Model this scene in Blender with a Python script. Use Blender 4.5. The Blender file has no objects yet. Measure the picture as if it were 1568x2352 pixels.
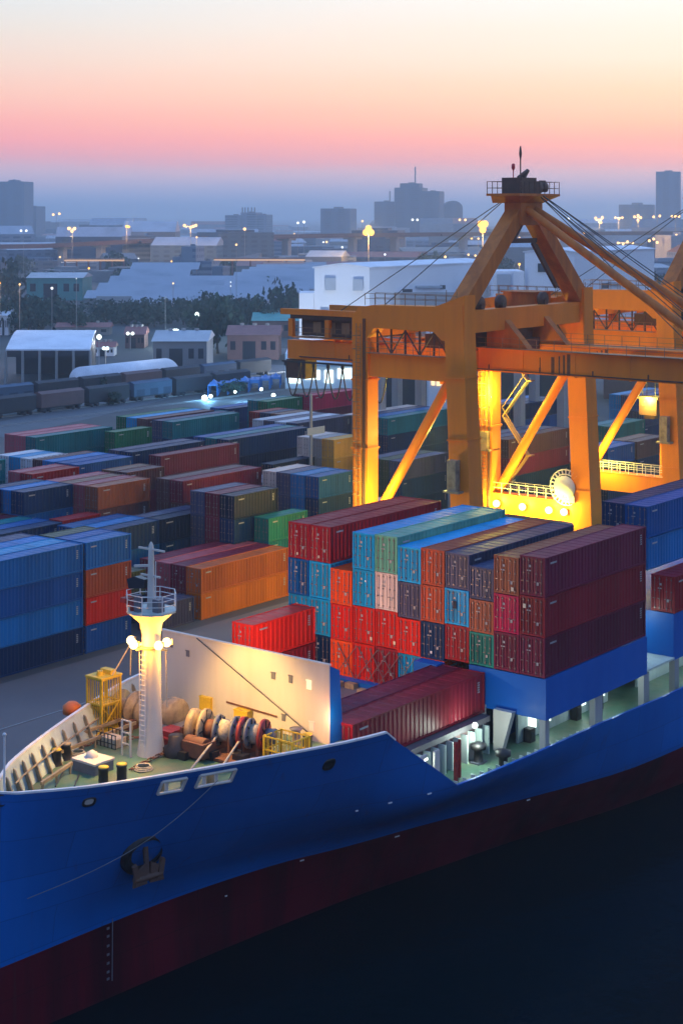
# Container port at dusk: bow of a moored container ship, quay cranes, stacked yard, hazy city.
import bpy, math, random
from mathutils import Vector, Matrix
R = random.Random(7)
sc = bpy.context.scene
col = sc.collection

# ------------------------------------------------------------------ camera calibration
# World axes: X along the ship and quay (bow -> stern), Y from the water towards the yard, Z up.
F_, CX_, YH_, H = 3800., 784., 495., 44.
TH = math.atan2(2966, 3800); S_, C_ = math.sin(TH), math.cos(TH)
def W(x, y, z):
    d = F_*(H-z)/(y-YH_); l = (x-CX_)/F_*d
    return (d*C_+l*S_, d*S_-l*C_, z)
def atY(x, y, Y):
    k = (x-CX_)/F_; d = Y/(S_-k*C_); return (d*C_+k*d*S_, Y, H-(y-YH_)*d/F_)
def atX(x, y, X):
    k = (x-CX_)/F_; d = X/(C_+k*S_); return (X, d*S_-k*d*C_, H-(y-YH_)*d/F_)
def atD(x, y, d):
    l = (x-CX_)/F_*d; return (d*C_+l*S_, d*S_-l*C_, H-(y-YH_)*d/F_)
QZ = 3.0        # quay level
WZ = -3.0       # water level

cam_d = bpy.data.cameras.new('camera'); cam = bpy.data.objects.new('camera', cam_d); col.objects.link(cam)
cam.location = (0, 0, H)
cam.rotation_euler = (math.pi/2, 0, -(math.pi/2 - TH))
cam_d.sensor_fit = 'AUTO'; cam_d.sensor_width = 36
cam_d.lens = F_/2352*36
cam_d.shift_y = -(1176-YH_)/2352
cam_d.clip_start = 1; cam_d.clip_end = 120000
sc.camera = cam

# ------------------------------------------------------------------ materials
def lin(c):
    return tuple((u/12.92 if u <= .04045 else ((u+.055)/1.055)**2.4) for u in (v/255 for v in c))
def nodes(m):
    m.use_nodes = True; nt = m.node_tree; nt.nodes.clear(); return nt
def N(nt, t, **k):
    n = nt.nodes.new(t)
    for a, b in k.items():
        if a in n.inputs: n.inputs[a].default_value = b
        else: setattr(n, a, b)
    return n
MATS = {}
def paint(name, c, rough=.5, dirt=.25, dscale=.6, metal=0., dcol=None, bump=.0, bscale=8., objcol=False, spec=.5, streak=False, seams=False):
    """painted / weathered surface: base colour, blotchy wear, optional vertical streaks and bump"""
    m = bpy.data.materials.new(name); nt = nodes(m); L = nt.links
    out = N(nt, 'ShaderNodeOutputMaterial'); b = N(nt, 'ShaderNodeBsdfPrincipled')
    L.new(b.outputs[0], out.inputs[0])
    b.inputs['Metallic'].default_value = metal
    b.inputs['Specular IOR Level'].default_value = spec
    tc = N(nt, 'ShaderNodeTexCoord'); mp = N(nt, 'ShaderNodeMapping')
    L.new(tc.outputs['Object'], mp.inputs[0])
    if streak: mp.inputs['Scale'].default_value = (1, 1, .12)
    n1 = N(nt, 'ShaderNodeTexNoise'); n1.inputs['Scale'].default_value = dscale; n1.inputs['Detail'].default_value = 7; n1.inputs['Roughness'].default_value = .65
    L.new(mp.outputs[0], n1.inputs[0])
    rp = N(nt, 'ShaderNodeValToRGB'); rp.color_ramp.elements[0].position = .42; rp.color_ramp.elements[1].position = .72
    rp.color_ramp.elements[0].color = (0, 0, 0, 1); rp.color_ramp.elements[1].color = (dirt, dirt, dirt, 1)
    L.new(n1.outputs[0], rp.inputs[0])
    mx = N(nt, 'ShaderNodeMix', data_type='RGBA'); 
    L.new(rp.outputs[0], mx.inputs[0])
    if objcol:
        oi = N(nt, 'ShaderNodeObjectInfo'); src = oi.outputs['Color']
        hs = N(nt, 'ShaderNodeHueSaturation')
        ma = N(nt, 'ShaderNodeMapRange'); ma.inputs[3].default_value = .8; ma.inputs[4].default_value = 1.2
        L.new(oi.outputs['Random'], ma.inputs[0]); L.new(ma.outputs[0], hs.inputs['Value']); L.new(src, hs.inputs['Color'])
        L.new(hs.outputs[0], mx.inputs[6])
        dk = N(nt, 'ShaderNodeMix', data_type='RGBA', blend_type='MULTIPLY'); dk.inputs[0].default_value = 1; dk.inputs[7].default_value = (.42,.36,.34,1); L.new(hs.outputs[0], dk.inputs[6]); L.new(dk.outputs[2], mx.inputs[7])
    else:
        mx.inputs[6].default_value = (*c, 1)
    dc = dcol or tuple(min(1, v*.35+.02) for v in c)
    if not objcol: mx.inputs[7].default_value = (*dc, 1)
    if seams:      # welded plate seams and rust runs below them
        sx = N(nt, 'ShaderNodeSeparateXYZ'); cx = N(nt, 'ShaderNodeCombineXYZ'); L.new(tc.outputs['Object'], sx.inputs[0]); L.new(sx.outputs[0], cx.inputs[0]); L.new(sx.outputs[2], cx.inputs[1])
        br = N(nt, 'ShaderNodeTexBrick'); br.inputs['Scale'].default_value = 1; br.inputs['Brick Width'].default_value = 7.5; br.inputs['Row Height'].default_value = 2.3; br.inputs['Mortar Size'].default_value = .035; br.inputs['Mortar Smooth'].default_value = .6
        br.inputs['Color1'].default_value = (1,1,1,1); br.inputs['Color2'].default_value = (.90,.90,.90,1); br.inputs['Mortar'].default_value = (.62,.62,.62,1); L.new(cx.outputs[0], br.inputs[0])
        ml = N(nt, 'ShaderNodeMix', data_type='RGBA', blend_type='MULTIPLY'); ml.inputs[0].default_value = 1; L.new(mx.outputs[2], ml.inputs[6]); L.new(br.outputs[0], ml.inputs[7])
        mp2 = N(nt, 'ShaderNodeMapping'); mp2.inputs['Scale'].default_value = (1.6,1.6,.10); L.new(tc.outputs['Object'], mp2.inputs[0])
        nr = N(nt, 'ShaderNodeTexNoise'); nr.inputs['Scale'].default_value = .9; nr.inputs['Detail'].default_value = 5; L.new(mp2.outputs[0], nr.inputs[0])
        rr = N(nt, 'ShaderNodeValToRGB'); rr.color_ramp.elements[0].position = .64; rr.color_ramp.elements[0].color = (0,0,0,1); rr.color_ramp.elements[1].position = .80; rr.color_ramp.elements[1].color = (.5,.5,.5,1); L.new(nr.outputs[0], rr.inputs[0])
        mz = N(nt, 'ShaderNodeMix', data_type='RGBA'); L.new(rr.outputs[0], mz.inputs[0]); L.new(ml.outputs[2], mz.inputs[6]); mz.inputs[7].default_value = (.05,.03,.03,1); mx = mz
    L.new(mx.outputs[2], b.inputs['Base Color'])
    n2 = N(nt, 'ShaderNodeTexNoise'); n2.inputs['Scale'].default_value = dscale*3; n2.inputs['Detail'].default_value = 4
    L.new(tc.outputs['Object'], n2.inputs[0])
    mr = N(nt, 'ShaderNodeMapRange'); mr.inputs[3].default_value = max(.05, rough-.12); mr.inputs[4].default_value = min(1, rough+.15)
    L.new(n2.outputs[0], mr.inputs[0]); L.new(mr.outputs[0], b.inputs['Roughness'])
    if bump:
        n3 = N(nt, 'ShaderNodeTexNoise'); n3.inputs['Scale'].default_value = bscale; n3.inputs['Detail'].default_value = 5
        L.new(tc.outputs['Object'], n3.inputs[0])
        bp = N(nt, 'ShaderNodeBump'); bp.inputs['Strength'].default_value = bump; bp.inputs['Distance'].default_value = .1
        L.new(n3.outputs[0], bp.inputs['Height']); L.new(bp.outputs[0], b.inputs['Normal'])
    MATS[name] = m; return m
def emit(name, c, s):
    m = bpy.data.materials.new(name); nt = nodes(m)
    out = N(nt, 'ShaderNodeOutputMaterial'); e = N(nt, 'ShaderNodeEmission'); e.inputs[0].default_value = (*c, 1); e.inputs[1].default_value = s
    nt.links.new(e.outputs[0], out.inputs[0]); MATS[name] = m; return m

paint('container_paint', (.5,.5,.5), rough=.42, dirt=.6, dscale=.5, objcol=True, dcol=(.04,.02,.02), streak=True, bump=.08, bscale=1.2, spec=.24)
paint('container_frame', (.5,.5,.5), rough=.5, dirt=.45, dscale=.9, objcol=True, dcol=(.03,.02,.02), spec=.2)
paint('plate_pale', (.42,.40,.40), rough=.5, dirt=.6, dscale=3)
paint('lock_bar', (.22,.17,.16), rough=.4, dirt=.5, metal=.3, dcol=(.08,.05,.05))
paint('hull_blue', (.0005,.120,.45), rough=.36, dirt=.5, dscale=.13, dcol=(.001,.06,.26), streak=True, bump=.05, bscale=.35, spec=.14, seams=True)
paint('hull_red', (.095,.0015,.011), rough=.55, dirt=.9, dscale=.2, dcol=(.012,.001,.004), streak=True, spec=.1, seams=True)
paint('ship_blue', (.0005,.10,.42), rough=.45, dirt=.25, dscale=.3, dcol=(.002,.045,.22), streak=True, spec=.25)
paint('ship_white', (.62,.56,.50), rough=.5, dirt=.3, dscale=.4, dcol=(.36,.27,.19), streak=True)
paint('ship_pale', (.50,.58,.54), rough=.5, dirt=.4, dscale=.8, dcol=(.14,.17,.15), streak=True)
paint('rim_white', (.75,.73,.72), rough=.45, dirt=.3, dscale=1.2, dcol=(.4,.3,.25))
paint('deck_green', (.07,.16,.10), rough=.38, dirt=.75, dscale=.45, dcol=(.20,.17,.10), bump=.1, bscale=2)
paint('deck_grey', (.15,.13,.14), rough=.6, dirt=.6, dscale=.4, dcol=(.06,.05,.05))
paint('rust_brown', (.16,.06,.03), rough=.65, dirt=.6, dscale=2, dcol=(.05,.025,.02))
paint('winch_beige', (.36,.27,.16), rough=.5, dirt=.8, dscale=1.6, dcol=(.10,.06,.035))
paint('winch_red', (.30,.014,.014), rough=.5, dirt=.7, dscale=2, dcol=(.05,.015,.01))
paint('winch_grey', (.15,.15,.18), rough=.45, dirt=.5, dscale=2)
paint('line_grey', (.16,.18,.20), rough=.7)
paint('rope', (.55,.45,.32), rough=.8, dirt=.5, dscale=6)
paint('rope_wound', (.50,.42,.32), rough=.8, dirt=.7, dscale=5, dcol=(.20,.15,.10), bump=.6, bscale=14)
paint('black_steel', (.012,.012,.016), rough=.5, dirt=.5, dscale=3, dcol=(.05,.03,.02))
paint('yellow_paint', (.72,.46,.02), rough=.45, dirt=.4, dscale=2, dcol=(.28,.15,.02))
paint('orange_gear', (.75,.16,.02), rough=.5, dirt=.3)
paint('crane_orange', (.86,.24,.016), rough=.5, dirt=.5, dscale=.35, dcol=(.52,.12,.02), streak=True, bump=.04, spec=.25)
paint('crane_weathered', (.56,.165,.028), rough=.55, dirt=.8, dscale=.5, dcol=(.22,.06,.02), streak=True, spec=.2)
paint('crane_dark', (.10,.05,.035), rough=.6, dirt=.6, dscale=1, dcol=(.03,.02,.02))
paint('crane_rail', (.30,.16,.07), rough=.5, dirt=.3)
paint('cable', (.03,.03,.035), rough=.5, dirt=.2)
paint('grey_steel', (.33,.33,.33), rough=.5, dirt=.4, dscale=.6, dcol=(.14,.13,.12), streak=True)
paint('concrete', (.15,.13,.13), rough=.8, dirt=.7, dscale=.05, dcol=(.10,.09,.10), bump=.1, bscale=1)
paint('asphalt', (.05,.05,.055), rough=.7, dirt=.7, dscale=.03, dcol=(.10,.10,.11))
paint('road_pale', (.09,.10,.12), rough=.7, dirt=.6, dscale=.05, dcol=(.08,.09,.10))
paint('wall_white', (.80,.81,.85), rough=.7, dirt=.22, dscale=.08, dcol=(.56,.57,.62), streak=True)
paint('roof_white', (.82,.83,.88), rough=.55, dirt=.5, dscale=.12, dcol=(.36,.38,.44))
paint('roof_metal', (.40,.44,.50), rough=.4, dirt=.6, dscale=.06, dcol=(.16,.19,.24))
paint('roof_red', (.30,.12,.11), rough=.7, dirt=.5, dscale=.3)
paint('roof_teal', (.06,.30,.28), rough=.6, dirt=.4, dscale=.2)
paint('wall_dark', (.03,.035,.05), rough=.7, dirt=.5, dscale=.3)
paint('wall_brown', (.16,.09,.09), rough=.7, dirt=.5, dscale=.3)
paint('wall_city', (.22,.23,.25), rough=.8, dirt=.5, dscale=.05)
paint('wall_city_pale', (.42,.42,.44), rough=.8, dirt=.4, dscale=.05)
paint('window_dark', (.02,.025,.04), rough=.15, dirt=.1)
paint('bark', (.05,.035,.025), rough=.9, dirt=.4, dscale=2)
paint('leaf_dark', (.025,.055,.045), rough=.8, dirt=.6, dscale=.25, dcol=(.04,.085,.06), spec=.2)
paint('leaf_mid', (.035,.075,.055), rough=.8, dirt=.6, dscale=.25, dcol=(.05,.10,.07), spec=.2)
paint('tarp_blue', (.03,.20,.55), rough=.5, dirt=.4, dscale=.3)
paint('number_white', (.75,.75,.75), rough=.6, dirt=.1)
paint('placard', (.7,.6,.42), rough=.6, dirt=.1)
paint('flag_red', (.5,.03,.04), rough=.7, dirt=.1)
emit('lamp_warm', (1., .66, .26), 5)
emit('lamp_gold', (1., .74, .28), 5)
emit('lamp_white', (.85, 1., .96), 4)
emit('lamp_amber', (1., .48, .08), 3.2)
emit('lamp_city', (1., .56, .22), 3.0)
emit('lamp_city_white', (.90, .95, 1.), 2.2)
emit('lamp_red', (1., .02, .02), 2.5)
emit('window_lit', (1., .72, .40), 1.6)
emit('window_lit_cool', (.75, .95, 1.), 2.2)
emit('panel_lit', (.80, 1., .95), 2.0)
emit('road_glow', (1., .60, .36), .75)

# ------------------------------------------------------------------ mesh builder and object tree
class MB:
    def __init__(s): s.v, s.f, s.m, s.sm = [], [], [], []
    def add(s, vs, fs, mi=0, smooth=False):
        o = len(s.v); s.v += [tuple(p) for p in vs]
        for f in fs: s.f.append([i+o for i in f]); s.m.append(mi); s.sm.append(smooth)
    def box(s, x0, x1, y0, y1, z0, z1, mi=0):
        vs = [(x, y, z) for z in (z0, z1) for y in (y0, y1) for x in (x0, x1)]
        s.add(vs, [(0,2,3,1),(4,5,7,6),(0,1,5,4),(2,6,7,3),(0,4,6,2),(1,3,7,5)], mi)
    def beam(s, p, q, w, h, mi=0, up=(0,0,1), w2=None, h2=None):
        """box beam from p to q, w wide (sideways), h tall"""
        p, q = Vector(p), Vector(q); d = (q-p).normalized(); u = Vector(up)
        sd = d.cross(u)
        if sd.length < 1e-4: sd = d.cross(Vector((1,0,0)))
        sd.normalize(); u = sd.cross(d).normalized()
        w2 = w if w2 is None else w2; h2 = h if h2 is None else h2
        vs = []
        for c, ww, hh in ((p, w, h), (q, w2, h2)):
            vs += [c-sd*ww/2-u*hh/2, c+sd*ww/2-u*hh/2, c+sd*ww/2+u*hh/2, c-sd*ww/2+u*hh/2]
        s.add(vs, [(3,2,1,0),(4,5,6,7),(0,1,5,4),(1,2,6,5),(2,3,7,6),(3,0,4,7)], mi)
    def tube(s, p, q, r, n=10, r2=None, mi=0, cap=True):
        p, q = Vector(p), Vector(q); d = (q-p).normalized()
        a = d.cross(Vector((0,0,1)))
        if a.length < 1e-4: a = Vector((1,0,0))
        a.normalize(); b = d.cross(a); r2 = r if r2 is None else r2
        vs = []
        for c, rr in ((p, r), (q, r2)):
            for i in range(n):
                t = 2*math.pi*i/n; vs.append(c + a*math.cos(t)*rr + b*math.sin(t)*rr)
        s.add(vs, [(i, (i+1)%n, n+(i+1)%n, n+i) for i in range(n)], mi, n > 6)
        if cap: s.add(vs, [tuple(range(n-1,-1,-1)), tuple(range(n,2*n))], mi)
    def path(s, pts, r, n=6, mi=0):
        for a, b in zip(pts, pts[1:]): s.tube(a, b, r, n, mi=mi, cap=True)
    def lathe(s, p, d, prof, n=20, mi=0):
        """prof: list of (distance along d, radius)"""
        p, d = Vector(p), Vector(d).normalized()
        a = d.cross(Vector((0,0,1)))
        if a.length < 1e-4: a = Vector((1,0,0))
        a.normalize(); b = d.cross(a); vs = []
        for t, r in prof:
            for i in range(n):
                k = 2*math.pi*i/n; vs.append(p + d*t + (a*math.cos(k)+b*math.sin(k))*r)
        fs = [(j*n+i, j*n+(i+1)%n, (j+1)*n+(i+1)%n, (j+1)*n+i) for j in range(len(prof)-1) for i in range(n)]
        s.add(vs, fs, mi, True)
        s.add(vs, [tuple(range(n-1,-1,-1)), tuple(range((len(prof)-1)*n, len(prof)*n))], mi)
    def prism(s, pts, z0, z1, mi=0):
        n = len(pts); vs = [(x, y, z0) for x, y in pts]+[(x, y, z1) for x, y in pts]
        s.add(vs, [tuple(range(n-1,-1,-1)), tuple(range(n,2*n))]+[(i,(i+1)%n,n+(i+1)%n,n+i) for i in range(n)], mi)
    def extrude(s, pts, vec, mi=0):
        n = len(pts); v = Vector(vec); vs = [Vector(p) for p in pts]; vs = vs+[p+v for p in vs]
        s.add(vs, [tuple(range(n-1,-1,-1)), tuple(range(n,2*n))]+[(i,(i+1)%n,n+(i+1)%n,n+i) for i in range(n)], mi)
    def sphere(s, c, r, n=10, mi=0, sz=1.):
        c = Vector(c); k = n//2
        vs = [c+Vector((0,0,-r*sz))]
        for j in range(1, k):
            t = -math.pi/2+math.pi*j/k
            for i in range(n):
                a = 2*math.pi*i/n; vs.append(c+Vector((r*math.cos(t)*math.cos(a), r*math.cos(t)*math.sin(a), r*sz*math.sin(t))))
        vs.append(c+Vector((0,0,r*sz))); e = len(vs)-1
        fs = [(0, 1+(i+1)%n, 1+i) for i in range(n)]
        fs += [(1+j*n+i, 1+j*n+(i+1)%n, 1+(j+1)*n+(i+1)%n, 1+(j+1)*n+i) for j in range(k-2) for i in range(n)]
        fs += [(e, 1+(k-2)*n+i, 1+(k-2)*n+(i+1)%n) for i in range(n)]
        s.add(vs, fs, mi, True)
    def mesh(s, name, mats, off=(0,0,0)):
        me = bpy.data.meshes.new(name)
        me.from_pydata([(x-off[0], y-off[1], z-off[2]) for x, y, z in s.v], [], s.f)
        for m in ([mats] if isinstance(mats, str) else mats): me.materials.append(MATS[m])
        me.polygons.foreach_set('material_index', s.m); me.polygons.foreach_set('use_smooth', s.sm)
        me.update(); return me
    def build(s, name, mats, parent=None, at=(0,0,0)):
        off = wloc(parent) if parent else at
        o = bpy.data.objects.new(name, s.mesh(name, mats, off)); col.objects.link(o)
        if parent: o.parent = parent
        else: o.location = at
        return o
def wloc(o):
    p = Vector((0,0,0))
    while o: p = p + Vector(o.location); o = o.parent
    return tuple(p)
def tag(o, label=None, cat=None, group=None, kind=None):
    if label: o['label'] = label
    if cat: o['category'] = cat
    if group: o['group'] = group
    if kind: o['kind'] = kind
    return o
def thing(name, loc, label, cat, group=None):
    o = bpy.data.objects.new(name, None); o.empty_display_size = .5; col.objects.link(o); o.location = loc
    return tag(o, label, cat, group)
def light(name, loc, power, c, parent=None, radius=.25, spot=None, aim=None, blend=.5):
    d = bpy.data.lights.new(name, 'SPOT' if spot else 'POINT'); d.energy = power; d.color = c; d.shadow_soft_size = radius
    if spot: d.spot_size = math.radians(spot); d.spot_blend = blend
    o = bpy.data.objects.new(name, d); col.objects.link(o); o.location = loc
    if aim is not None: o.rotation_euler = (Vector(aim)-Vector(loc)).to_track_quat('-Z', 'Y').to_euler()
    if parent: o.parent = parent; o.location = Vector(loc)-Vector(wloc(parent))
    return o
def copy_tree(o, parent=None):
    c = o.copy(); col.objects.link(c); c.parent = parent
    for ch in list(o.children): copy_tree(ch, c)
    return c
# ------------------------------------------------------------------ sky and sun
wd = bpy.data.worlds.new('World'); sc.world = wd; wd.use_nodes = True
nt = wd.node_tree; nt.nodes.clear(); L = nt.links
SUN_AZ = math.radians(12.)      # the glow stands low beyond the right of the view
SUN_EL = math.radians(3.)
out = N(nt, 'ShaderNodeOutputWorld'); bg = N(nt, 'ShaderNodeBackground')
L.new(bg.outputs[0], out.inputs[0])
tc = N(nt, 'ShaderNodeTexCoord'); sp = N(nt, 'ShaderNodeSeparateXYZ'); L.new(tc.outputs['Generated'], sp.inputs[0])
sm = N(nt, 'ShaderNodeMapping'); sm.inputs['Scale'].default_value = (2.5, 2.5, 40); L.new(tc.outputs['Generated'], sm.inputs[0])
sn = N(nt, 'ShaderNodeTexNoise'); sn.inputs['Scale'].default_value = 1.; sn.inputs['Detail'].default_value = 4; L.new(sm.outputs[0], sn.inputs[0])
sv = N(nt, 'ShaderNodeMapRange'); sv.inputs[3].default_value = -.006; sv.inputs[4].default_value = .006; L.new(sn.outputs[0], sv.inputs[0])
sz = N(nt, 'ShaderNodeMath', operation='ADD'); L.new(sp.outputs[2], sz.inputs[0]); L.new(sv.outputs[0], sz.inputs[1])
def ramp(stops):
    r = N(nt, 'ShaderNodeValToRGB'); e = r.color_ramp.elements
    while len(e) > 1: e.remove(e[-1])
    e[0].position = stops[0][0]; e[0].color = (*stops[0][1], 1)
    for p, c in stops[1:]:
        k = e.new(p); k.color = (*c, 1)
    L.new(sz.outputs[0], r.inputs[0]); return r
cool = ramp([(0,(.40,.52,.86)),(.015,(.64,.57,.76)),(.026,(.88,.58,.66)),(.035,(1.08,.44,.48)),(.044,(1.30,.42,.40)),(.056,(1.28,.50,.41)),(.072,(1.20,.64,.49)),(.09,(1.06,.77,.63)),(.11,(.94,.84,.75)),(.13,(.84,.87,.87)),(.3,(.46,.70,1.08)),(1,(.30,.60,1.34))])
warm = ramp([(0,(.50,.55,.84)),(.015,(.74,.60,.74)),(.024,(1.0,.60,.62)),(.031,(1.20,.46,.42)),(.041,(1.42,.48,.33)),(.056,(1.42,.64,.36)),(.075,(1.34,.80,.50)),(.095,(1.24,.94,.73)),(.13,(1.12,1.05,.97)),(.3,(.60,.78,1.06)),(1,(.30,.60,1.34))])
away = ramp([(0,(.22,.22,.40)),(.1,(.29,.32,.54)),(.3,(.28,.44,.80)),(1,(.30,.60,1.34))])
# how far towards the glow a direction looks
vd = N(nt, 'ShaderNodeVectorMath', operation='DOT_PRODUCT'); L.new(tc.outputs['Generated'], vd.inputs[0]); vd.inputs[1].default_value = (math.cos(SUN_AZ), math.sin(SUN_AZ), 0)
mr = N(nt, 'ShaderNodeMapRange', interpolation_type='SMOOTHSTEP'); L.new(vd.outputs['Value'], mr.inputs[0]); mr.inputs[1].default_value = .74; mr.inputs[2].default_value = .985
m2 = N(nt, 'ShaderNodeMapRange', interpolation_type='SMOOTHSTEP'); L.new(vd.outputs['Value'], m2.inputs[0]); m2.inputs[1].default_value = -.25; m2.inputs[2].default_value = .65
mx1 = N(nt, 'ShaderNodeMix', data_type='RGBA'); L.new(mr.outputs[0], mx1.inputs[0]); L.new(cool.outputs[0], mx1.inputs[6]); L.new(warm.outputs[0], mx1.inputs[7])
mx2 = N(nt, 'ShaderNodeMix', data_type='RGBA'); L.new(m2.outputs[0], mx2.inputs[0]); L.new(away.outputs[0], mx2.inputs[6]); L.new(mx1.outputs[2], mx2.inputs[7])
sky = N(nt, 'ShaderNodeTexSky', sky_type='NISHITA'); sky.sun_disc = False; sky.sun_elevation = SUN_EL; sky.sun_rotation = math.pi/2 - SUN_AZ
ad = N(nt, 'ShaderNodeMix', data_type='RGBA', blend_type='ADD'); ad.inputs[0].default_value = .015
L.new(mx2.outputs[2], ad.inputs[6]); L.new(sky.outputs[0], ad.inputs[7])
L.new(ad.outputs[2], bg.inputs[0]); bg.inputs[1].default_value = 1.0
sd = bpy.data.lights.new('sun', 'SUN'); sd.energy = .35; sd.angle = math.radians(12); sd.color = (1, .55, .42)
so = bpy.data.objects.new('sun', sd); col.objects.link(so)
so.rotation_euler = Vector((-math.cos(SUN_AZ)*math.cos(SUN_EL), -math.sin(SUN_AZ)*math.cos(SUN_EL), -math.sin(SUN_EL))).to_track_quat('-Z', 'Y').to_euler()
sc.view_settings.view_transform = 'Standard'; sc.view_settings.look = 'None'; sc.view_settings.exposure = 0; sc.view_settings.gamma = 1
sc.cycles.use_denoising = True
sc.cycles.max_bounces = 6; sc.cycles.diffuse_bounces = 3; sc.cycles.glossy_bounces = 3; sc.cycles.volume_bounces = 3
sc.cycles.sample_clamp_indirect = 4; sc.cycles.caustics_reflective = False; sc.cycles.caustics_refractive = False

# ------------------------------------------------------------------ air
HAZE_D = .00024
m = bpy.data.materials.new('haze_air'); t = nodes(m)
o = N(t, 'ShaderNodeOutputMaterial'); pv = N(t, 'ShaderNodeVolumePrincipled')
pv.inputs['Color'].default_value = (.64, .84, 1, 1); pv.inputs['Density'].default_value = HAZE_D; pv.inputs['Anisotropy'].default_value = .5
t.links.new(pv.outputs[0], o.inputs['Volume']); MATS['haze_air'] = m
b = MB(); b.box(-45000, 45000, -45000, 45000, WZ-1.5, 150)
tag(b.build('haze', 'haze_air'), kind='stuff')

# ------------------------------------------------------------------ water and ground
m = bpy.data.materials.new('water'); t = nodes(m)
o = N(t, 'ShaderNodeOutputMaterial'); p = N(t, 'ShaderNodeBsdfPrincipled')
p.inputs['Base Color'].default_value = (.0003, .0055, .008, 1); p.inputs['Roughness'].default_value = .16; p.inputs['IOR'].default_value = 1.33; p.inputs['Specular IOR Level'].default_value = .07
tcn = N(t, 'ShaderNodeTexCoord'); n1 = N(t, 'ShaderNodeTexNoise'); n1.inputs['Scale'].default_value = .35; n1.inputs['Detail'].default_value = 6
t.links.new(tcn.outputs['Object'], n1.inputs[0])
bp = N(t, 'ShaderNodeBump'); bp.inputs['Strength'].default_value = .5; bp.inputs['Distance'].default_value = .25
t.links.new(n1.outputs[0], bp.inputs['Height']); t.links.new(bp.outputs[0], p.inputs['Normal']); t.links.new(p.outputs[0], o.inputs[0]); MATS['water'] = m
b = MB(); b.add([(-44000,-44000,WZ),(44000,-44000,WZ),(44000,95,WZ),(-44000,95,WZ)], [(0,1,2,3)])
tag(b.build('water', 'water'), kind='structure')

m = bpy.data.materials.new('ground'); t = nodes(m)
o = N(t, 'ShaderNodeOutputMaterial'); p = N(t, 'ShaderNodeBsdfPrincipled'); p.inputs['Roughness'].default_value = .8
tcn = N(t, 'ShaderNodeTexCoord'); n1 = N(t, 'ShaderNodeTexNoise'); n1.inputs['Scale'].default_value = .012; n1.inputs['Detail'].default_value = 8
t.links.new(tcn.outputs['Object'], n1.inputs[0])
rp = N(t, 'ShaderNodeValToRGB'); e = rp.color_ramp.elements; e[0].position = .38; e[0].color = (.012,.03,.035,1); e[1].position = .66; e[1].color = (.045,.06,.075,1)
t.links.new(n1.outputs[0], rp.inputs[0]); t.links.new(rp.outputs[0], p.inputs['Base Color']); t.links.new(p.outputs[0], o.inputs[0]); MATS['ground'] = m
b = MB(); b.add([(-44000,88.5,QZ-.02),(44000,88.5,QZ-.02),(44000,44000,QZ-.02),(-44000,44000,QZ-.02)], [(0,1,2,3)])
tag(b.build('ground', 'ground'), kind='structure')
b = MB(); b.box(-300, 900, 88, 112.6, WZ-.4, QZ)
tag(b.build('quay', 'concrete'), kind='structure')
b = MB(); b.box(-300, 900, 112.61, 262, WZ-.4, QZ-.004)
tag(b.build('yard_pavement', 'asphalt'), kind='structure')
# ------------------------------------------------------------------ containers
PAL = {'wine red':(.24,.010,.022),'red':(.66,.018,.006),'orange red':(.90,.09,.006),'rust red':(.46,.07,.02),'rust brown':(.32,.085,.04),'maroon':(.16,.010,.040),'dark red':(.32,.010,.018),
 'crimson':(.50,.003,.07),'navy blue':(.001,.030,.11),'dark navy':(.002,.011,.045),'blue':(.001,.085,.29),'bright blue':(.002,.16,.43),'sky blue':(.006,.32,.62),'teal':(.004,.17,.20),
 'green':(.01,.17,.08),'green teal':(.008,.20,.16),'mint green':(.16,.48,.34),'beige':(.72,.58,.52),'slate blue':(.055,.065,.14),'slate grey':(.07,.07,.13),
 'white':(.66,.66,.70),'orange':(.62,.15,.01),'burnt orange':(.55,.12,.02),'ochre':(.50,.26,.05),'purple brown':(.13,.05,.06),'brown':(.20,.09,.06),'olive':(.06,.08,.05),'grey':(.28,.27,.28),'pink red':(.42,.09,.12)}
CW = 2.1
def corr(b, x0, x1, y, dy, z0, z1, n, mi=0):
    """corrugated wall along x at y, ribs pushed out by dy"""
    pts = []; p = (x1-x0)/n
    for i in range(n):
        a = x0+i*p; pts += [(a, y), (a+p*.28, y), (a+p*.42, y-dy), (a+p*.86, y-dy)]
    pts.append((x1, y))
    m = len(pts); vs = [(x, yy, z0) for x, yy in pts]+[(x, yy, z1) for x, yy in pts]
    b.add(vs, [((i, i+1, m+i+1, m+i) if dy < 0 else (m+i, m+i+1, i+1, i)) for i in range(m-1)], mi)
def corr_y(b, y0, y1, x, dx, z0, z1, n, mi=0):
    pts = []; p = (y1-y0)/n
    for i in range(n):
        a = y0+i*p; pts += [(x, a), (x, a+p*.3), (x+dx, a+p*.42), (x+dx, a+p*.88)]
    pts.append((x, y1))
    m = len(pts); vs = [(xx, y, z0) for xx, y in pts]+[(xx, y, z1) for xx, y in pts]
    b.add(vs, [(i, i+1, m+i+1, m+i) for i in range(m-1)], mi)
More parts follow.
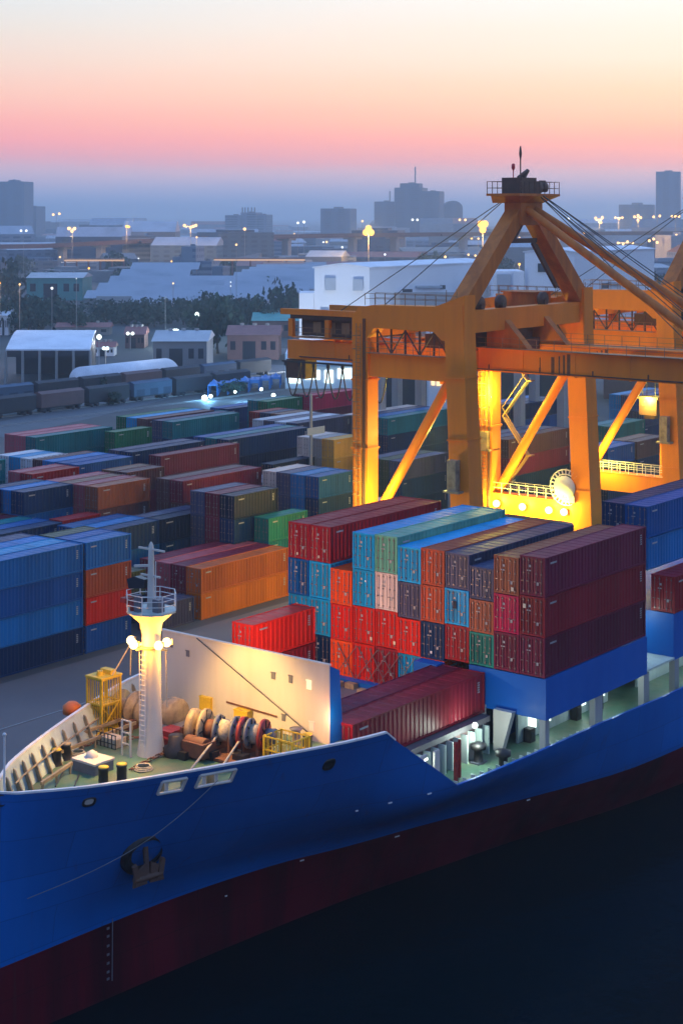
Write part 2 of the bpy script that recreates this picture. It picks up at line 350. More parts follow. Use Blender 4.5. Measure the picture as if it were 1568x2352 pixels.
def body_mb(b, L, w, h, mi=0):
    n = max(8, int(L/.45)); hl, hw = L/2, w/2
    corr(b, -hl+.1, hl-.1, -hw+.055, -.05, .14, h-.1, n, mi)
    corr(b, -hl+.1, hl-.1, hw-.055, .05, .14, h-.1, n, mi)
    corr_y(b, -hw+.1, hw-.1, hl-.06, -.04, .14, h-.1, 6, mi)
    # roof with shallow transverse ribs
    k = max(6, int(L/.9)); p = (L-.2)/k; pts = []
    for i in range(k):
        a = -hl+.1+i*p; pts += [(a, h-.03), (a+p*.35, h-.03), (a+p*.45, h-.055), (a+p*.9, h-.055)]
    pts.append((hl-.1, h-.03)); m = len(pts)
    vs = [(x, -hw+.08, z) for x, z in pts]+[(x, hw-.08, z) for x, z in pts]
    b.add(vs, [(i, i+1, m+i+1, m+i) for i in range(m-1)], mi)
    b.box(-hl+.05, hl-.05, -hw+.04, hw-.04, .1, .13, mi)
def frame_mb(b, L, w, h, mi=0):
    hl, hw = L/2, w/2
    for k_ in range(5): b.box(hl-.85, hl-.62, -hw+.0, -hw+.012, h-.62-.17*k_, h-.52-.17*k_, mi+2 if mi == 0 else 3)
    b.box(-hl+.7, -hl+1.5, -hw+.0, -hw+.012, h-.55, h-.42, mi+2 if mi == 0 else 3)
    for x in (-hl, hl-.13):
        for y in (-hw, hw-.11): b.box(x, x+.13, y, y+.11, .16, h-.14, mi)
    for y in (-hw+.004, hw-.094):
        b.box(-hl+.18, hl-.18, y, y+.09, .02, .15, mi); b.box(-hl+.18, hl-.18, y, y+.09, h-.11, h-.01, mi)
    for x in (-hl+.004, hl-.114):
        b.box(x, x+.11, -hw+.17, hw-.17, .02, .16, mi); b.box(x, x+.11, -hw+.17, hw-.17, h-.13, h-.01, mi)
    for x in (-hl-.006, hl-.174):
        for y in (-hw-.006, hw-.156):
            b.box(x, x+.18, y, y+.162, 0, .155, mi); b.box(x, x+.18, y, y+.162, h-.135, h+.006, mi)
def door_mb(b, L, w, h, s, mi=0):
    hl, hw = L/2, w/2
    y0, y1 = (-hw+.12, -.012) if s < 0 else (.012, hw-.12)
    x = -hl+.05
    # ribbed door leaf
    n = 4; p = (y1-y0)/n; pts = []
    for i in range(n):
        a = y0+i*p; pts += [(x, a), (x, a+p*.3), (x+.035, a+p*.4), (x+.035, a+p*.9)]
    pts.append((x, y1)); m = len(pts)
    z0, z1 = .17, h-.14
    b.add([(xx, y, z0) for xx, y in pts]+[(xx, y, z1) for xx, y in pts], [(m+i, m+i+1, i+1, i) for i in range(m-1)], mi)
    if s > 0:
        b.box(x-.035, x-.021, y0+.12, y0+.34, h*.72, h*.78, 1); b.box(x-.035, x-.021, y0+.12, y0+.46, h*.62, h*.65, 1)
    else: b.box(x-.035, x-.021, y1-.5, y1-.3, h*.28, h*.36, 1)
    b.box(x-.02, x+.03, y0, y1, z0, z0+.09, mi); b.box(x-.02, x+.03, y0, y1, z1-.09, z1, mi)
def bar_mb(b, L, w, h, s, k, mi=0):
    hw = w/2; y = s*(.30 if k == 0 else .70)*hw*1.0; x = -L/2-.012
    b.tube((x, y, .1), (x, y, h-.1), .02, 6, mi=mi)
    b.box(x-.05, x+.02, y-.05, y+.16, 1.02, 1.07, mi)
    for z in (.3, h*.5+.2, h-.3): b.box(x-.02, x+.04, y-.05, y+.05, z-.05, z+.05, mi)
_cm = {}
def cmesh(key, fn, mats):
    if key not in _cm:
        b = MB(); fn(b); _cm[key] = b.mesh(key[0], mats)
    return _cm[key]
ORDER = []
HIDDEN = {54,55,58,59,62,63,70,71,74,75,88,92,96,100,103,104,125,131,134,137,140,143,146,149,152,155,158,162,166,170,174,178,181,182,185,186,190,194,197,198,201,202,203,204,205,206,213,214,217,218,221,222,223,224,225,226,227,228,229,230,233,234,237,238,242,246,247,248,249,250,253,254,257,258,261,262,265,266,269,270,273,274,278,281,282,286,290,294,298,301,302,305,306,309,310,314,317,318,321,322,325,328,329,332,333,336,337,341,343,344,345,347,348,349,352,353,356,357,360,361,364,365,368,369,371,372,373,375,376,377,379,380,381,387,388,389,391,392,393,396,397,403,405,406,407,408,410,416,417,418,420,421,422,427,428,433,434,436,437,439,440,443,444,447,448,450,451,452,456,459,460,463,464,465,466,467,468,469,470,471,472,473,474,475,476,478,479,481,482,485,487,488,490,491,492,493,494}   # places deep inside the stacks that the photograph shows nothing of
def container(c, cx, cy, z, L, h=2.85, label='', group=None, parts=True, extra=None):
    """one shipping container, doors towards the bow (-X)"""
    ORDER.append('-')
    if len(ORDER)-1 in HIDDEN: return None
    rgb = (*PAL[c], 1); Lb = 14. if L > 9 else 6.6; sx = L/Lb
    def ob(name, me, parent):
        o = bpy.data.objects.new(name, me); col.objects.link(o); o.parent = parent; o.color = rgb; return o
    if parts:
        t = thing('shipping_container', (cx, cy, z), label, 'container', group); t.scale = (sx, CW/2.1, 1)
        ob('body', cmesh(('body', Lb, h), lambda b: body_mb(b, Lb, 2.1, h), 'container_paint'), t)
        ob('frame', cmesh(('frame', Lb, h), lambda b: frame_mb(b, Lb, 2.1, h), ['container_frame', 'container_frame', 'plate_pale']), t)
        for s in (-1, 1):
            d = ob('door', cmesh(('door', Lb, h, s), lambda b: door_mb(b, Lb, 2.1, h, s), ['container_paint', 'plate_pale']), t)
            for k in (0, 1):
                ob('locking_bar', cmesh(('locking_bar', Lb, h, s, k), lambda b: bar_mb(b, Lb, 2.1, h, s, k), 'lock_bar'), d)
    else:
        def all_(b):
            body_mb(b, Lb, 2.1, h, 0); frame_mb(b, Lb, 2.1, h, 1)
            for s in (-1, 1):
                door_mb(b, Lb, 2.1, h, s, 0)
                for k in (0, 1): bar_mb(b, Lb, 2.1, h, s, k, 2)
        t = bpy.data.objects.new('shipping_container', cmesh(('shipping_container', Lb, h), all_, ['container_paint', 'container_frame', 'lock_bar', 'plate_pale']))
        col.objects.link(t); t.location = (cx, cy, z); t.scale = (sx, 1, 1); t.color = rgb
        tag(t, label, 'container', group)
    ORDER[-1] = t.name; return t

ORD = ['topmost', 'second from the top', 'third from the top', 'lowest']
# --- forward deck stack on the ship: eleven columns seen from their door ends
BX0, BX1 = 102.0, 117.3; PITCH = 2.165; YN = 61.2
def colY(k): return YN + (10-k)*PITCH + PITCH/2     # k = 0 far (left) ... 10 near (right)
ship_cols = {
 0: (19.5, ['dark red','blue','sky blue','navy blue']), 1: (19.5, ['dark red','sky blue','sky blue','navy blue']),
 2: (16.35, ['orange red','red','orange red']), 3: (19.45, ['sky blue','sky blue','red','red']),
 4: (19.5, ['mint green','beige','red','dark red']), 5: (18.9, ['sky blue','slate grey','red','sky blue']),
 6: (19.0, ['rust red','rust red','navy blue','orange red']), 7: (18.95, ['slate grey','sky blue','dark red']),
 8: (18.2, ['slate blue','rust brown','green teal']), 9: (19.3, ['rust brown','crimson','maroon']),
 10: (19.55, ['maroon','wine red','maroon'])}
COLN = ['first','second','third','fourth','fifth','sixth','seventh','eighth','ninth','tenth','eleventh']
for k, (zt, cs) in ship_cols.items():
    n = len(cs)
    zb = 8.0 if k < 7 else 10.95
    h = (zt-zb)/n
    hh = 2.85 if h > 2.75 else (2.75 if h > 2.6 else 2.4)
    for i, c in enumerate(cs):
        lvl = ('topmost' if i == 0 else 'lowest' if i == n-1 else 'second down' if i == 1 else 'third down')
        lab = f'{c} container, {lvl} in {COLN[k]} column from left of front deck stack'
        t = container(c, (BX0+BX1)/2 + R.uniform(-.06,.06), colY(k), zt-(i+1)*h, BX1-BX0, round(min(hh, h-.03), 2), lab, 'containers stacked on the ship behind the forecastle')
# paper placards and stencilled plates on a few door ends
def placard(parent_label, dy, dz, w, h, m):
    for o in col.objects:
        if o.get('label') == parent_label:
            Lx = (BX1-BX0)/2
            x0, y0, z0 = o.location
            b = MB(); b.box(x0-Lx-.05, x0-Lx-.03, y0+dy-w/2, y0+dy+w/2, z0+dz-h/2, z0+dz+h/2)
            p = b.build('placard', m); p.parent = o; p.matrix_parent_inverse = Matrix.Translation(-Vector(o.location)) @ Matrix.Identity(4)
            p.scale = (1,1,1); p.matrix_parent_inverse = (Matrix.Translation(o.location) @ Matrix.Diagonal((*o.scale, 1))).inverted()
            return
def lab_of(k, i):
    c = ship_cols[k][1]; n = len(c)
    lvl = ('topmost' if i == 0 else 'lowest' if i == n-1 else 'second down' if i == 1 else 'third down')
    return f'{c[i]} container, {lvl} in {COLN[k]} column from left of front deck stack'
placard(lab_of(9,0), -.55, .45, .22, .28, 'placard'); placard(lab_of(10,1), .62, 2.1, .24, .3, 'placard')
placard(lab_of(7,1), .15, 1.5, .30, .55, 'window_dark'); placard(lab_of(3,2), -.7, .5, .2, .25, 'placard')
placard(lab_of(4,2), -.75, .5, .2, .25, 'placard'); placard(lab_of(6,2), .1, .5, .16, .2, 'number_white')
placard(lab_of(2,2), .2, 1.5, .16, .2, 'placard'); placard(lab_of(0,0), .1, .4, .14, .2, 'placard'); placard(lab_of(1,0), .1, .4, .14, .2, 'placard')
placard(lab_of(3,1), -.2, 2., .14, .14, 'number_white')

# --- second deck bay further aft
G2 = 'containers stacked on the ship in its second bay'
for j, (c1, c2) in enumerate([('blue','bright blue'),('navy blue','blue')]):
    y = 63.45+PITCH/2+j*PITCH; pos = ['nearest', 'second', 'third'][j]
    container(c1, 122.+7.6, y, 17.6, 15.2, 2.6, f'{c1} container, top of {pos} column, right hand bay behind the maroon wall', G2)
    container(c2, 122.+7.6, y, 14.95, 15.2, 2.6, f'{c2} container, lower in the {pos} column in the right hand bay', G2)
container('dark red', 122.2+7.6, 62.25, 11.75, 15.2, 2.95, 'dark red container on blue coaming at the right edge behind the deck stack', G2)
# --- ahead of the stack
G3 = 'containers on the hatch just behind the breakwater'
container('red', 98.3, 83.3, 10.25, 7.6, 2.75, 'orange red short container standing behind the pale breakwater, topmost of two', G3)
container('dark red', 98.3, 83.3, 7.5, 7.6, 2.7, 'dark red short container under the orange one behind the breakwater', G3)
for j in (0, 1):
    container('wine red' if j == 0 else 'maroon', 93.7, 67.1+j*2.2, 7.75, 15.8, 2.9, ['long wine red container lying low beside the lit side deck, lamp at its end','long maroon container lying low inboard of the lit red one'][j], G3)

# --- the yard on the quay.  (xl, yl): picture of the near top left edge, used once with the stack height to place it
G4 = 'containers stacked in the yard'
def ystack(X0, L, Y, rows, where, parts=False, n=None):
    """top tier height from n; deeper rows may list fewer containers, which then hang on the same number of hidden ones"""
    n = n or len(rows[0])
    for j, cs in enumerate(rows):
        full = cs + [cs[-1]]*(n-len(cs)) if len(cs) < n else cs
        for i, c in enumerate(full):
            m = len(full)
            pos = ('top' if m > 1 else 'single') if i == 0 else ['second','third','fourth','fifth'][i-1]
            rw = '' if len(rows) == 1 else [' front',' second',' third',' fourth'][j]+' row'
            lab = f'{c} container, {pos},{rw} of {where}' if rw else f'{c} container, {pos} one of {where}'
            container(c, X0+L/2, Y+2.2*j+CW/2, QZ+(n-1-i)*2.6, L, 2.58, lab, G4, parts)
ystack(93.3, 13.6, 114.0, [['bright blue','blue','bright blue','navy blue'],['sky blue'],['bright blue'],['slate blue'],['sky blue']][:4], 'the blue wall of containers at the left edge', True)
ystack(107.3, 5.9, 114.0, [['bright blue','rust red','red','blue'],['blue'],['olive']], 'the short stack beside the blue wall', True)
ystack(123.4, 13.8, 114.3, [['burnt orange','orange'],['maroon','maroon'],['pink red'],['maroon']], 'the orange stack on the quay behind the mast', True)
ystack(116.6, 5.9, 114.4, [['slate grey']], 'the quay left of the orange stack', True)
ystack(114.0, 6.0, 118.8, [['olive','navy blue'],['navy blue','navy blue']], 'the low stack hidden behind the mast')
ystack(151.0, 6.6, 121.2, [['blue','navy blue','blue','navy blue'],['bright blue'],['slate blue'],['beige']], 'the square blue block left of the crane')
ystack(138.0, 6.7, 117.8, [['green teal','teal','navy blue']], 'the small green stack behind the red deck boxes')
ystack(135.0, 7.4, 120.2, [['dark navy','navy blue','dark navy','dark navy'],['maroon','maroon','maroon'],['slate blue']], 'the tall dark stack behind the green one')
ystack(130.3, 8.6, 126.7, [['dark navy','navy blue','dark navy'],['slate blue']], 'the dark pile above the orange containers')
ystack(121.2, 8.9, 126.7, [['navy blue','blue','navy blue'],['bright blue'],['blue']], 'the pile left of the dark one above mast')
ystack(123.2, 5.7, 134.6, [['dark red','maroon','dark red']], 'the lone red pile amid blue stacks')
ystack(114.0, 8.6, 134.0, [['navy blue','blue','navy blue'],['blue']], 'the lowest blue pile at far left')
ystack(114.4, 7.9, 138.5, [['teal','teal','navy blue'],['maroon'],['brown']], 'the teal pile at the left edge')
ystack(155.0, 9.0, 134.5, [['navy blue','dark navy','navy blue'],['slate blue']], 'the navy pile in the middle of the yard')
ystack(139.0, 13.8, 131.6, [['maroon','purple brown','maroon','navy blue'],['purple brown']], 'the front one of two big maroon walls')
ystack(151.8, 15.0, 147.6, [['maroon','purple brown','maroon','navy blue']], 'the rear one of two big maroon walls')
ystack(130.0, 8.3, 136.2, [['rust brown','purple brown','maroon','navy blue'],['pink red'],['brown'],['pink red']], 'the square rust block with four pink roofs')
ystack(122.6, 7.3, 140.2, [['navy blue','blue','navy blue','navy blue'],['bright blue'],['navy blue']], 'the blue block left of the rust one')
ystack(108.5, 13.8, 143.6, [['navy blue','navy blue','blue','navy blue'],['sky blue']], 'the blue block running off the left edge')
ystack(139.6, 6.4, 141.3, [['purple brown','maroon','maroon','navy blue'],['brown']], 'the brown block right of the rust one')
ystack(131.8, 7.5, 149.2, [['dark red','maroon','maroon'],['pink red']], 'the low red pile beneath the white boxes', n=4)
ystack(120.0, 8.0, 151.0, [['dark red','maroon','navy blue'],['pink red']], 'the red pile left of the white boxes', n=4)
ystack(140.0, 6.1, 158.6, [['white','white','navy blue'],['sky blue'],['white']], 'the white pile in the left of the yard', n=4)
ystack(131.0, 7.0, 161.2, [['teal','teal','teal'],['sky blue']], 'the teal pile behind the white boxes', n=4)
ystack(140.2, 9.4, 150.3, [['blue','navy blue','navy blue'],['blue','blue'],['bright blue'],['purple brown']], 'the striped blue pile right of the white boxes', n=4)
ystack(152.0, 14.0, 153.0, [['navy blue','navy blue','dark navy','navy blue'],['slate blue']], 'the long navy wall behind the maroon ones')
ystack(154.0, 14.6, 173.6, [['teal','teal','teal'],['pink red'],['pink red']], 'the long teal wall at the back', n=4)
ystack(164.6, 7.4, 169.0, [['green','green','navy blue']], 'the green pile right of the teal wall', n=4)
ystack(178.0, 14.8, 170.6, [['teal','navy blue','navy blue'],['slate blue']], 'the dark teal wall in the rear middle', n=4)
ystack(178.0, 15.0, 176.0, [['purple brown','maroon'],['sky blue'],['green']], 'the brown wall at the very back', n=4)
ystack(168.4, 17.6, 151.0, [['navy blue','dark navy','navy blue','navy blue'],['teal'],['blue']], 'the longest navy wall near the crane')
ystack(168.3, 15.2, 143.0, [['dark navy','navy blue','dark navy']], 'the low dark pile before the longest navy wall')
ystack(195.0, 7.0, 164.0, [['brown','rust brown'],['navy blue','navy blue'],['dark red','maroon']], 'the three coloured ends at the back', n=4)
ystack(219.0, 13.0, 177.0, [['crimson','maroon'],['maroon']], 'the crimson pile under the crane boom', n=4)
ystack(207.0, 9.0, 177.0, [['green','green'],['teal']], 'the green pile under the crane boom', n=4)
ystack(177.2, 6.4, 139.6, [['ochre','ochre','navy blue'],['grey'],['beige']], 'the ochre pile beside the crane leg', n=4)
ystack(188.0, 13.0, 155.0, [['slate blue','navy blue'],['white'],['slate grey'],['white']], 'the pale roofed pile beside the crane leg', n=4)
ystack(201.0, 17.0, 148.0, [['teal','navy blue','navy blue'],['bright blue'],['slate grey'],['beige']], 'the blue rows between the crane legs', n=4)
ystack(181.0, 11.0, 131.0, [['slate blue','navy blue','navy blue'],['olive'],['slate grey']], 'the slate pile between the crane legs')
ystack(160.6, 8.4, 121.4, [['dark red','navy blue'],['beige']], 'the low pile behind the crane', n=2)
ystack(192.0, 16.4, 121.0, [['purple brown','maroon','navy blue','navy blue'],['slate grey'],['slate blue']], 'the brown wall seen through the crane portal')
ystack(209.2, 8.0, 115.2, [['blue','navy blue','navy blue'],['bright blue']], 'the blue pile right of the crane portal')
ystack(218.0, 9.0, 115.2, [['purple brown','navy blue','navy blue'],['brown']], 'the brown pile right of the crane portal')
ystack(231.0, 12.0, 127.0, [['green teal','navy blue'],['teal']], 'the green roofed pile at right beyond the portal', n=3)
ystack(228.0, 14.0, 142.0, [['navy blue','blue'],['slate grey'],['bright blue']], 'the rear blue pile at right beyond the portal', n=4)
ystack(252.0, 14.0, 132.0, [['blue','navy blue'],['slate blue'],['sky blue']], 'the farthest blue pile at right', n=4)
ystack(124.0, 14.0, 180.0, [['dark navy','navy blue'],['pink red']], 'the dark pile at the far left rear', n=3)
ystack(139.0, 13.0, 186.0, [['maroon','navy blue'],['slate blue']], 'the maroon pile behind the teal wall', n=3)
ystack(196.0, 14.0, 186.0, [['dark navy','navy blue'],['teal']], 'the dark pile before the blue tarpaulins', n=3)
ystack(212.0, 14.0, 190.0, [['navy blue','navy blue'],['blue']], 'the navy pile left of the crimson one', n=3)
ystack(168.0, 13.0, 184.0, [['navy blue','dark navy'],['brown']], 'the navy pile behind the green one', n=3)
# ------------------------------------------------------------------ the ship
YC = 73.0
ship = thing('container_ship', (62, YC, WZ), 'large blue hulled container ship moored along the quay with red boot top', 'ship')
def interp(tab, x):
    """monotone cubic through (x, y) rows"""
    xs = [p[0] for p in tab]; ys = [p[1] for p in tab]
    if x <= xs[0]: return ys[0]
    if x >= xs[-1]: return ys[-1]
    n = len(xs); d = [(ys[i+1]-ys[i])/(xs[i+1]-xs[i]) for i in range(n-1)]
    mm = [d[0]]+[0 if d[i-1]*d[i] <= 0 else 2*d[i-1]*d[i]/(d[i-1]+d[i]) for i in range(1, n-1)]+[d[-1]]
    for i in range(n-1):
        if x <= xs[i+1]:
            h = xs[i+1]-xs[i]; t = (x-xs[i])/h
            return (2*t**3-3*t*t+1)*ys[i]+(t**3-2*t*t+t)*h*mm[i]+(-2*t**3+3*t*t)*ys[i+1]+(t**3-t*t)*h*mm[i+1]
BT = {11.3:[(61.9,.02),(62.5,1.0),(63.0,1.4),(64.2,2.35),(65.6,3.35),(69.3,5.25),(75.2,7.8),(83.2,10.7),(91,11.9),(100,12.7),(112,13.0),(190,13.1)],
      6.2:[(62.05,.02),(63.4,.6),(65.4,1.3),(69.3,2.7),(75.2,5.0),(83.2,8.4),(91,11.5),(100,12.2),(110,12.5),(120,13.05),(190,13.1)],
      1.3:[(62.2,.02),(65,.22),(70,.55),(75.2,1.1),(83.1,2.6),(88.2,4.3),(94.9,6.2),(103.6,9.0),(115.7,12.2),(125,12.9),(190,13.1)],
      -3.:[(62.35,.02),(66,.5),(73,1.2),(79.5,1.9),(89.6,3.3),(95.4,4.5),(107.3,7.),(116.2,9.3),(125.7,11.),(140,12.6),(160,13.1),(190,13.1)],
      -6.:[(62.45,.02),(68,.3),(79,1.2),(95,3.5),(110,6.5),(130,10.5),(160,13),(190,13.1)]}
ZK = [-6., -3., 1.3, 6.2, 11.3]
def half(x, z):
    x0 = 61.9 + max(0, (11.3-z))*.033
    if x <= x0+.01: return .02
    return max(.02, interp([(zk, interp(BT[zk], x)) for zk in ZK], z))
def rim(x):
    return 11.3 if x < 84.2 else 6.2 if x > 91.2 else 11.3-5.1*(x-84.2)/7.0
# stations and levels; chock openings are real gaps in the shell
XS = sorted(set([61.9,62.05,62.2,62.4,62.6,62.9,63.4,64.,64.8,65.6,66.6,67.8,69.,69.75,71.15,71.95,74.1,75.3,76.6,78,79.5,81,82.6,84.2,85.2,86.2,87.2,88.2,89.2,90.2,91.2,92.5,94.5,97,100,103,106,109,112,115,118,121,125,130,136,142,150,160,175,190]))
LV = [-6,-4.5,WZ,-1,1.3]
def levels(x):
    t = rim(x)
    if t >= 11.29: return [-6,-4.5,-3,-1,1.3,3.2,5.2,7.2,8.8,10.15,10.85,t]
    return [-6,-4.5,-3,-1,1.3]+[1.3+(t-1.3)*k/7 for k in range(1, 8)]
HOLES = [(69.75,71.15),(71.95,74.1)]
def shell(off, skip_below=None):
    vs = []; fs = []; mi = []
    for sgn in (-1, 1):
        base = len(vs); nl = 12
        for x in XS:
            for z in levels(x):
                bb = half(x, z)-off if off == 0 else max(.01, half(x, z)-off)
                vs.append((x+(off*.6 if x < 64 else 0), YC+sgn*bb, z))
        for i in range(len(XS)-1):
            for j in range(nl-1):
                if any(abs(XS[i]-a) < .01 or (a-.01 < XS[i] < b-.02) for a, b in HOLES) and j == 9 and sgn < 0 and XS[i+1] <= 74.2: continue
                if skip_below is not None and levels(XS[i])[j+1] <= skip_below(XS[i])+.01: continue
                q = [base+i*nl+j, base+(i+1)*nl+j, base+(i+1)*nl+j+1, base+i*nl+j+1]
                if (sgn > 0) != (off > 0): q = q[::-1]
                fs.append(q); mi.append(1 if j < 4 else 0)
    return vs, fs, mi
b = MB(); vs, fs, mi = shell(0); b.add(vs, fs, 0, True); b.m = mi
b.add([(190, YC-13.1, -6),(190, YC+13.1, -6),(190, YC+13.1, 6.2),(190, YC-13.1, 6.2)], [(0,1,2,3)])
hull = b.build('hull', ['hull_blue', 'hull_red'], ship)
dz = lambda x: 8.8 if x < 86 else 4.4
b = MB(); vs, fs, mi = shell(.16, dz); b.add(vs, fs, 0, True)
b.build('bulwark_lining', 'ship_pale', ship)
# white capping along the forecastle rail, both sides; thinner blue rail aft
b = MB()
for sgn in (-1, 1):
    pts = [(x, YC+sgn*half(x, rim(x)), rim(x)) for x in XS if x <= 86]
    for (x0, y0, z0), (x1, y1, z1) in zip(pts, pts[1:]):
        o = -sgn*.2
        vs = [(x0, y0+sgn*.035, z0-.04),(x1, y1+sgn*.035, z1-.04),(x1, y1+o, z1-.04),(x0, y0+o, z0-.04)]
        vs += [(x, y, z+.12) for x, y, z in vs]
        b.add(vs, [(0,1,2,3),(7,6,5,4),(0,4,5,1),(1,5,6,2),(2,6,7,3),(3,7,4,0)])
    b.build('forecastle_rail_cap', 'rim_white', ship); b = MB()
b = MB()
for sgn in (-1, 1):
    pts = [(x, YC+sgn*half(x, rim(x)), rim(x)) for x in XS if x >= 86.1]
    for (x0, y0, z0), (x1, y1, z1) in zip(pts, pts[1:]):
        o = -sgn*.18
        vs = [(x0, y0+sgn*.02, z0-.03),(x1, y1+sgn*.02, z1-.03),(x1, y1+o, z1-.03),(x0, y0+o, z0-.03)]
        vs += [(x, y, z+.07) for x, y, z in vs]
        b.add(vs, [(0,1,2,3),(7,6,5,4),(0,4,5,1),(1,5,6,2),(2,6,7,3),(3,7,4,0)])
    b.build('main_deck_rail', 'ship_blue', ship); b = MB()
# decks
def deckpoly(x0, x1, z):
    xs = [x for x in XS if x0 < x < x1]; xs = [x0]+xs+[x1]
    return [(x, YC-half(x, z)+.1) for x in xs]+[(x, YC+half(x, z)-.1) for x in reversed(xs)]
FD, MD = 9.5, 5.2
def strip(b, x0, x1, z, mi=0):
    xs = [x0]+[x for x in XS if x0 < x < x1]+[x1]
    vs = []
    for x in xs: vs += [(x, YC-max(.01, half(x, z)-.08), z), (x, YC+max(.01, half(x, z)-.08), z)]
    b.add(vs, [(2*i, 2*i+2, 2*i+3, 2*i+1) for i in range(len(xs)-1)], mi)
b = MB(); strip(b, 62.3, 86.4, FD); b.build('forecastle_deck', 'deck_green', ship)
b = MB(); strip(b, 86.0, 189.9, MD); b.build('main_deck', 'deck_green', ship)
b = MB(); zz_ = [MD+(FD-.02-MD)*k/6 for k in range(7)]
b.extrude([(86.2, YC-half(86.4, z)+.2, z) for z in zz_]+[(86.2, YC+half(86.4, z)-.2, z) for z in reversed(zz_)], (.2,0,0)); b.build('forecastle_bulkhead', 'ship_pale', ship)
# breakwater with its blue return and stiffeners, small openings and rail
BWX = 84.5
b = MB()
b.extrude([(BWX, 67.0, FD),(BWX, 82.2, FD),(BWX, 82.0, 14.62),(BWX, 67.0, 14.62)], (.12, 0, 0))
b.box(BWX-.05, BWX+.20, 66.95, 82.1, 14.62, 14.74)
bw = b.build('breakwater', 'ship_white', ship)
b = MB(); b.extrude([(BWX+.121, 67.0, FD),(BWX+.121, 67.0, 14.6),(BWX+1.15, 67.0, 14.1),(BWX+1.5, 67.0, FD)], (0, .12, 0))
for y in (69, 71.5, 74, 76.5, 79, 81.5): b.extrude([(BWX+.122, y, FD),(BWX+.122, y, 14.4),(BWX+1.4, y, FD)], (0, .1, 0))
b.build('breakwater_bracket', 'ship_blue', ship)
for (px, py, w, h, mt) in [(432,1501,.30,.42,'winch_grey'),(628,1552,.34,.44,'winch_grey'),(668,1560,.3,.5,'winch_grey'),(710,1573,.40,.60,'window_lit'),(716,1668,.40,.60,'rim_white'),(652,1648,.30,.45,'winch_grey'),(394,1480,.3,.4,'winch_grey')]:
    x, y, z = atX(px, py, BWX)
    b = MB(); b.box(BWX-.05, BWX-.001, y-w/2, y+w/2, z-h/2, z+h/2); b.box(BWX-.09, BWX-.051, y-w/2-.03, y+w/2+.03, z+h/2-.04, z+h/2+.04)
    b.build('breakwater_opening', mt, ship)
b = MB(); p0 = atX(452,1466,BWX-.15); p1 = atX(718,1692,BWX-.35); b.tube(p0, p1, .035, 6); b.build('breakwater_stay', 'cable', ship)
b = MB(); p0 = atX(520,1612,BWX-.06); p1 = atX(636,1646,BWX-.06); b.beam(p0, p1, .06, .10); b.build('handrail', 'rust_brown', ship)
# foremast
MX, MY = 76.1, 74.85
b = MB()
b.lathe((MX, MY, FD), (0,0,1), [(0,.92),(.35,.86),(1.2,.74),(3,.66),(7.0,.60),(9.0,.58)], 24)
mast = b.build('foremast', 'ship_white', ship)
b = MB()
b.lathe((MX, MY, 16.9), (0,0,1), [(0,.585),(.25,.60),(1.0,.74),(1.75,1.60)], 8)
b.build('platform_bracket', 'ship_white', mast)
b = MB()
pl = [(MX+1.6*math.cos(a), MY+1.72*math.sin(a)) for a in [math.pi/8+math.pi/4*i for i in range(8)]]
b.prism(pl, 18.65, 18.78)
b.build('mast_platform', 'ship_pale', mast)
b = MB()
for i in range(8):
    p, q = pl[i], pl[(i+1)%8]
    b.tube((*p, 18.78), (*p, 19.9), .035, 6); 
    for z in (19.2, 19.55, 19.88): b.tube((*p, z), (*q, z), .028, 5)
b.build('platform_rail', 'rim_white', mast)
b = MB()
b.lathe((MX, MY, 18.78), (0,0,1), [(0,.30),(.3,.26),(3.4,.19),(4.1,.15),(4.3,.05)], 14)
b.beam((MX, MY-.2, 21.6), (MX-.2, MY+1.3, 21.4), .12, .16); b.beam((MX, MY-1.2, 22.6), (MX, MY+1.1, 22.6), .10, .12)
b.beam((MX, MY-.8, 20.9), (MX, MY+.9, 20.9), .10, .12)
b.build('mast_post', 'ship_white', mast)
b = MB(); b.tube((MX-.4, MY-.8, 18.8), (MX-.4, MY-.8, 22.0), .03, 6); b.build('whip_antenna', 'rim_white', mast)
b = MB(); b.extrude([(MX-.3, MY+.35, 20.1),(MX-.3, MY+1.75, 19.9),(MX-.3, MY+1.9, 20.5),(MX-.3, MY+1.2, 20.75),(MX-.3, MY+.35, 20.65)], (.5,0,0)); b.build('radar_scanner', 'window_dark', mast)
b = MB(); b.lathe((MX-.9, MY+.6, 18.78), (0,0,1), [(0,.3),(.5,.34),(.7,.2)], 10); b.box(MX-1.2, MX-.6, MY+.95, MY+1.6, 19.2, 19.5); b.build('red_bell_housing', 'winch_red', mast)
b = MB(); b.box(MX-1.25, MX-.95, MY-.1, MY+.3, 18.78, 19.9); b.build('control_box', 'winch_grey', mast)
b = MB(); b.box(MX-.6, MX, MY-1.2, MY-.7, 18.78, 19.6); b.build('control_box', 'winch_grey', mast)
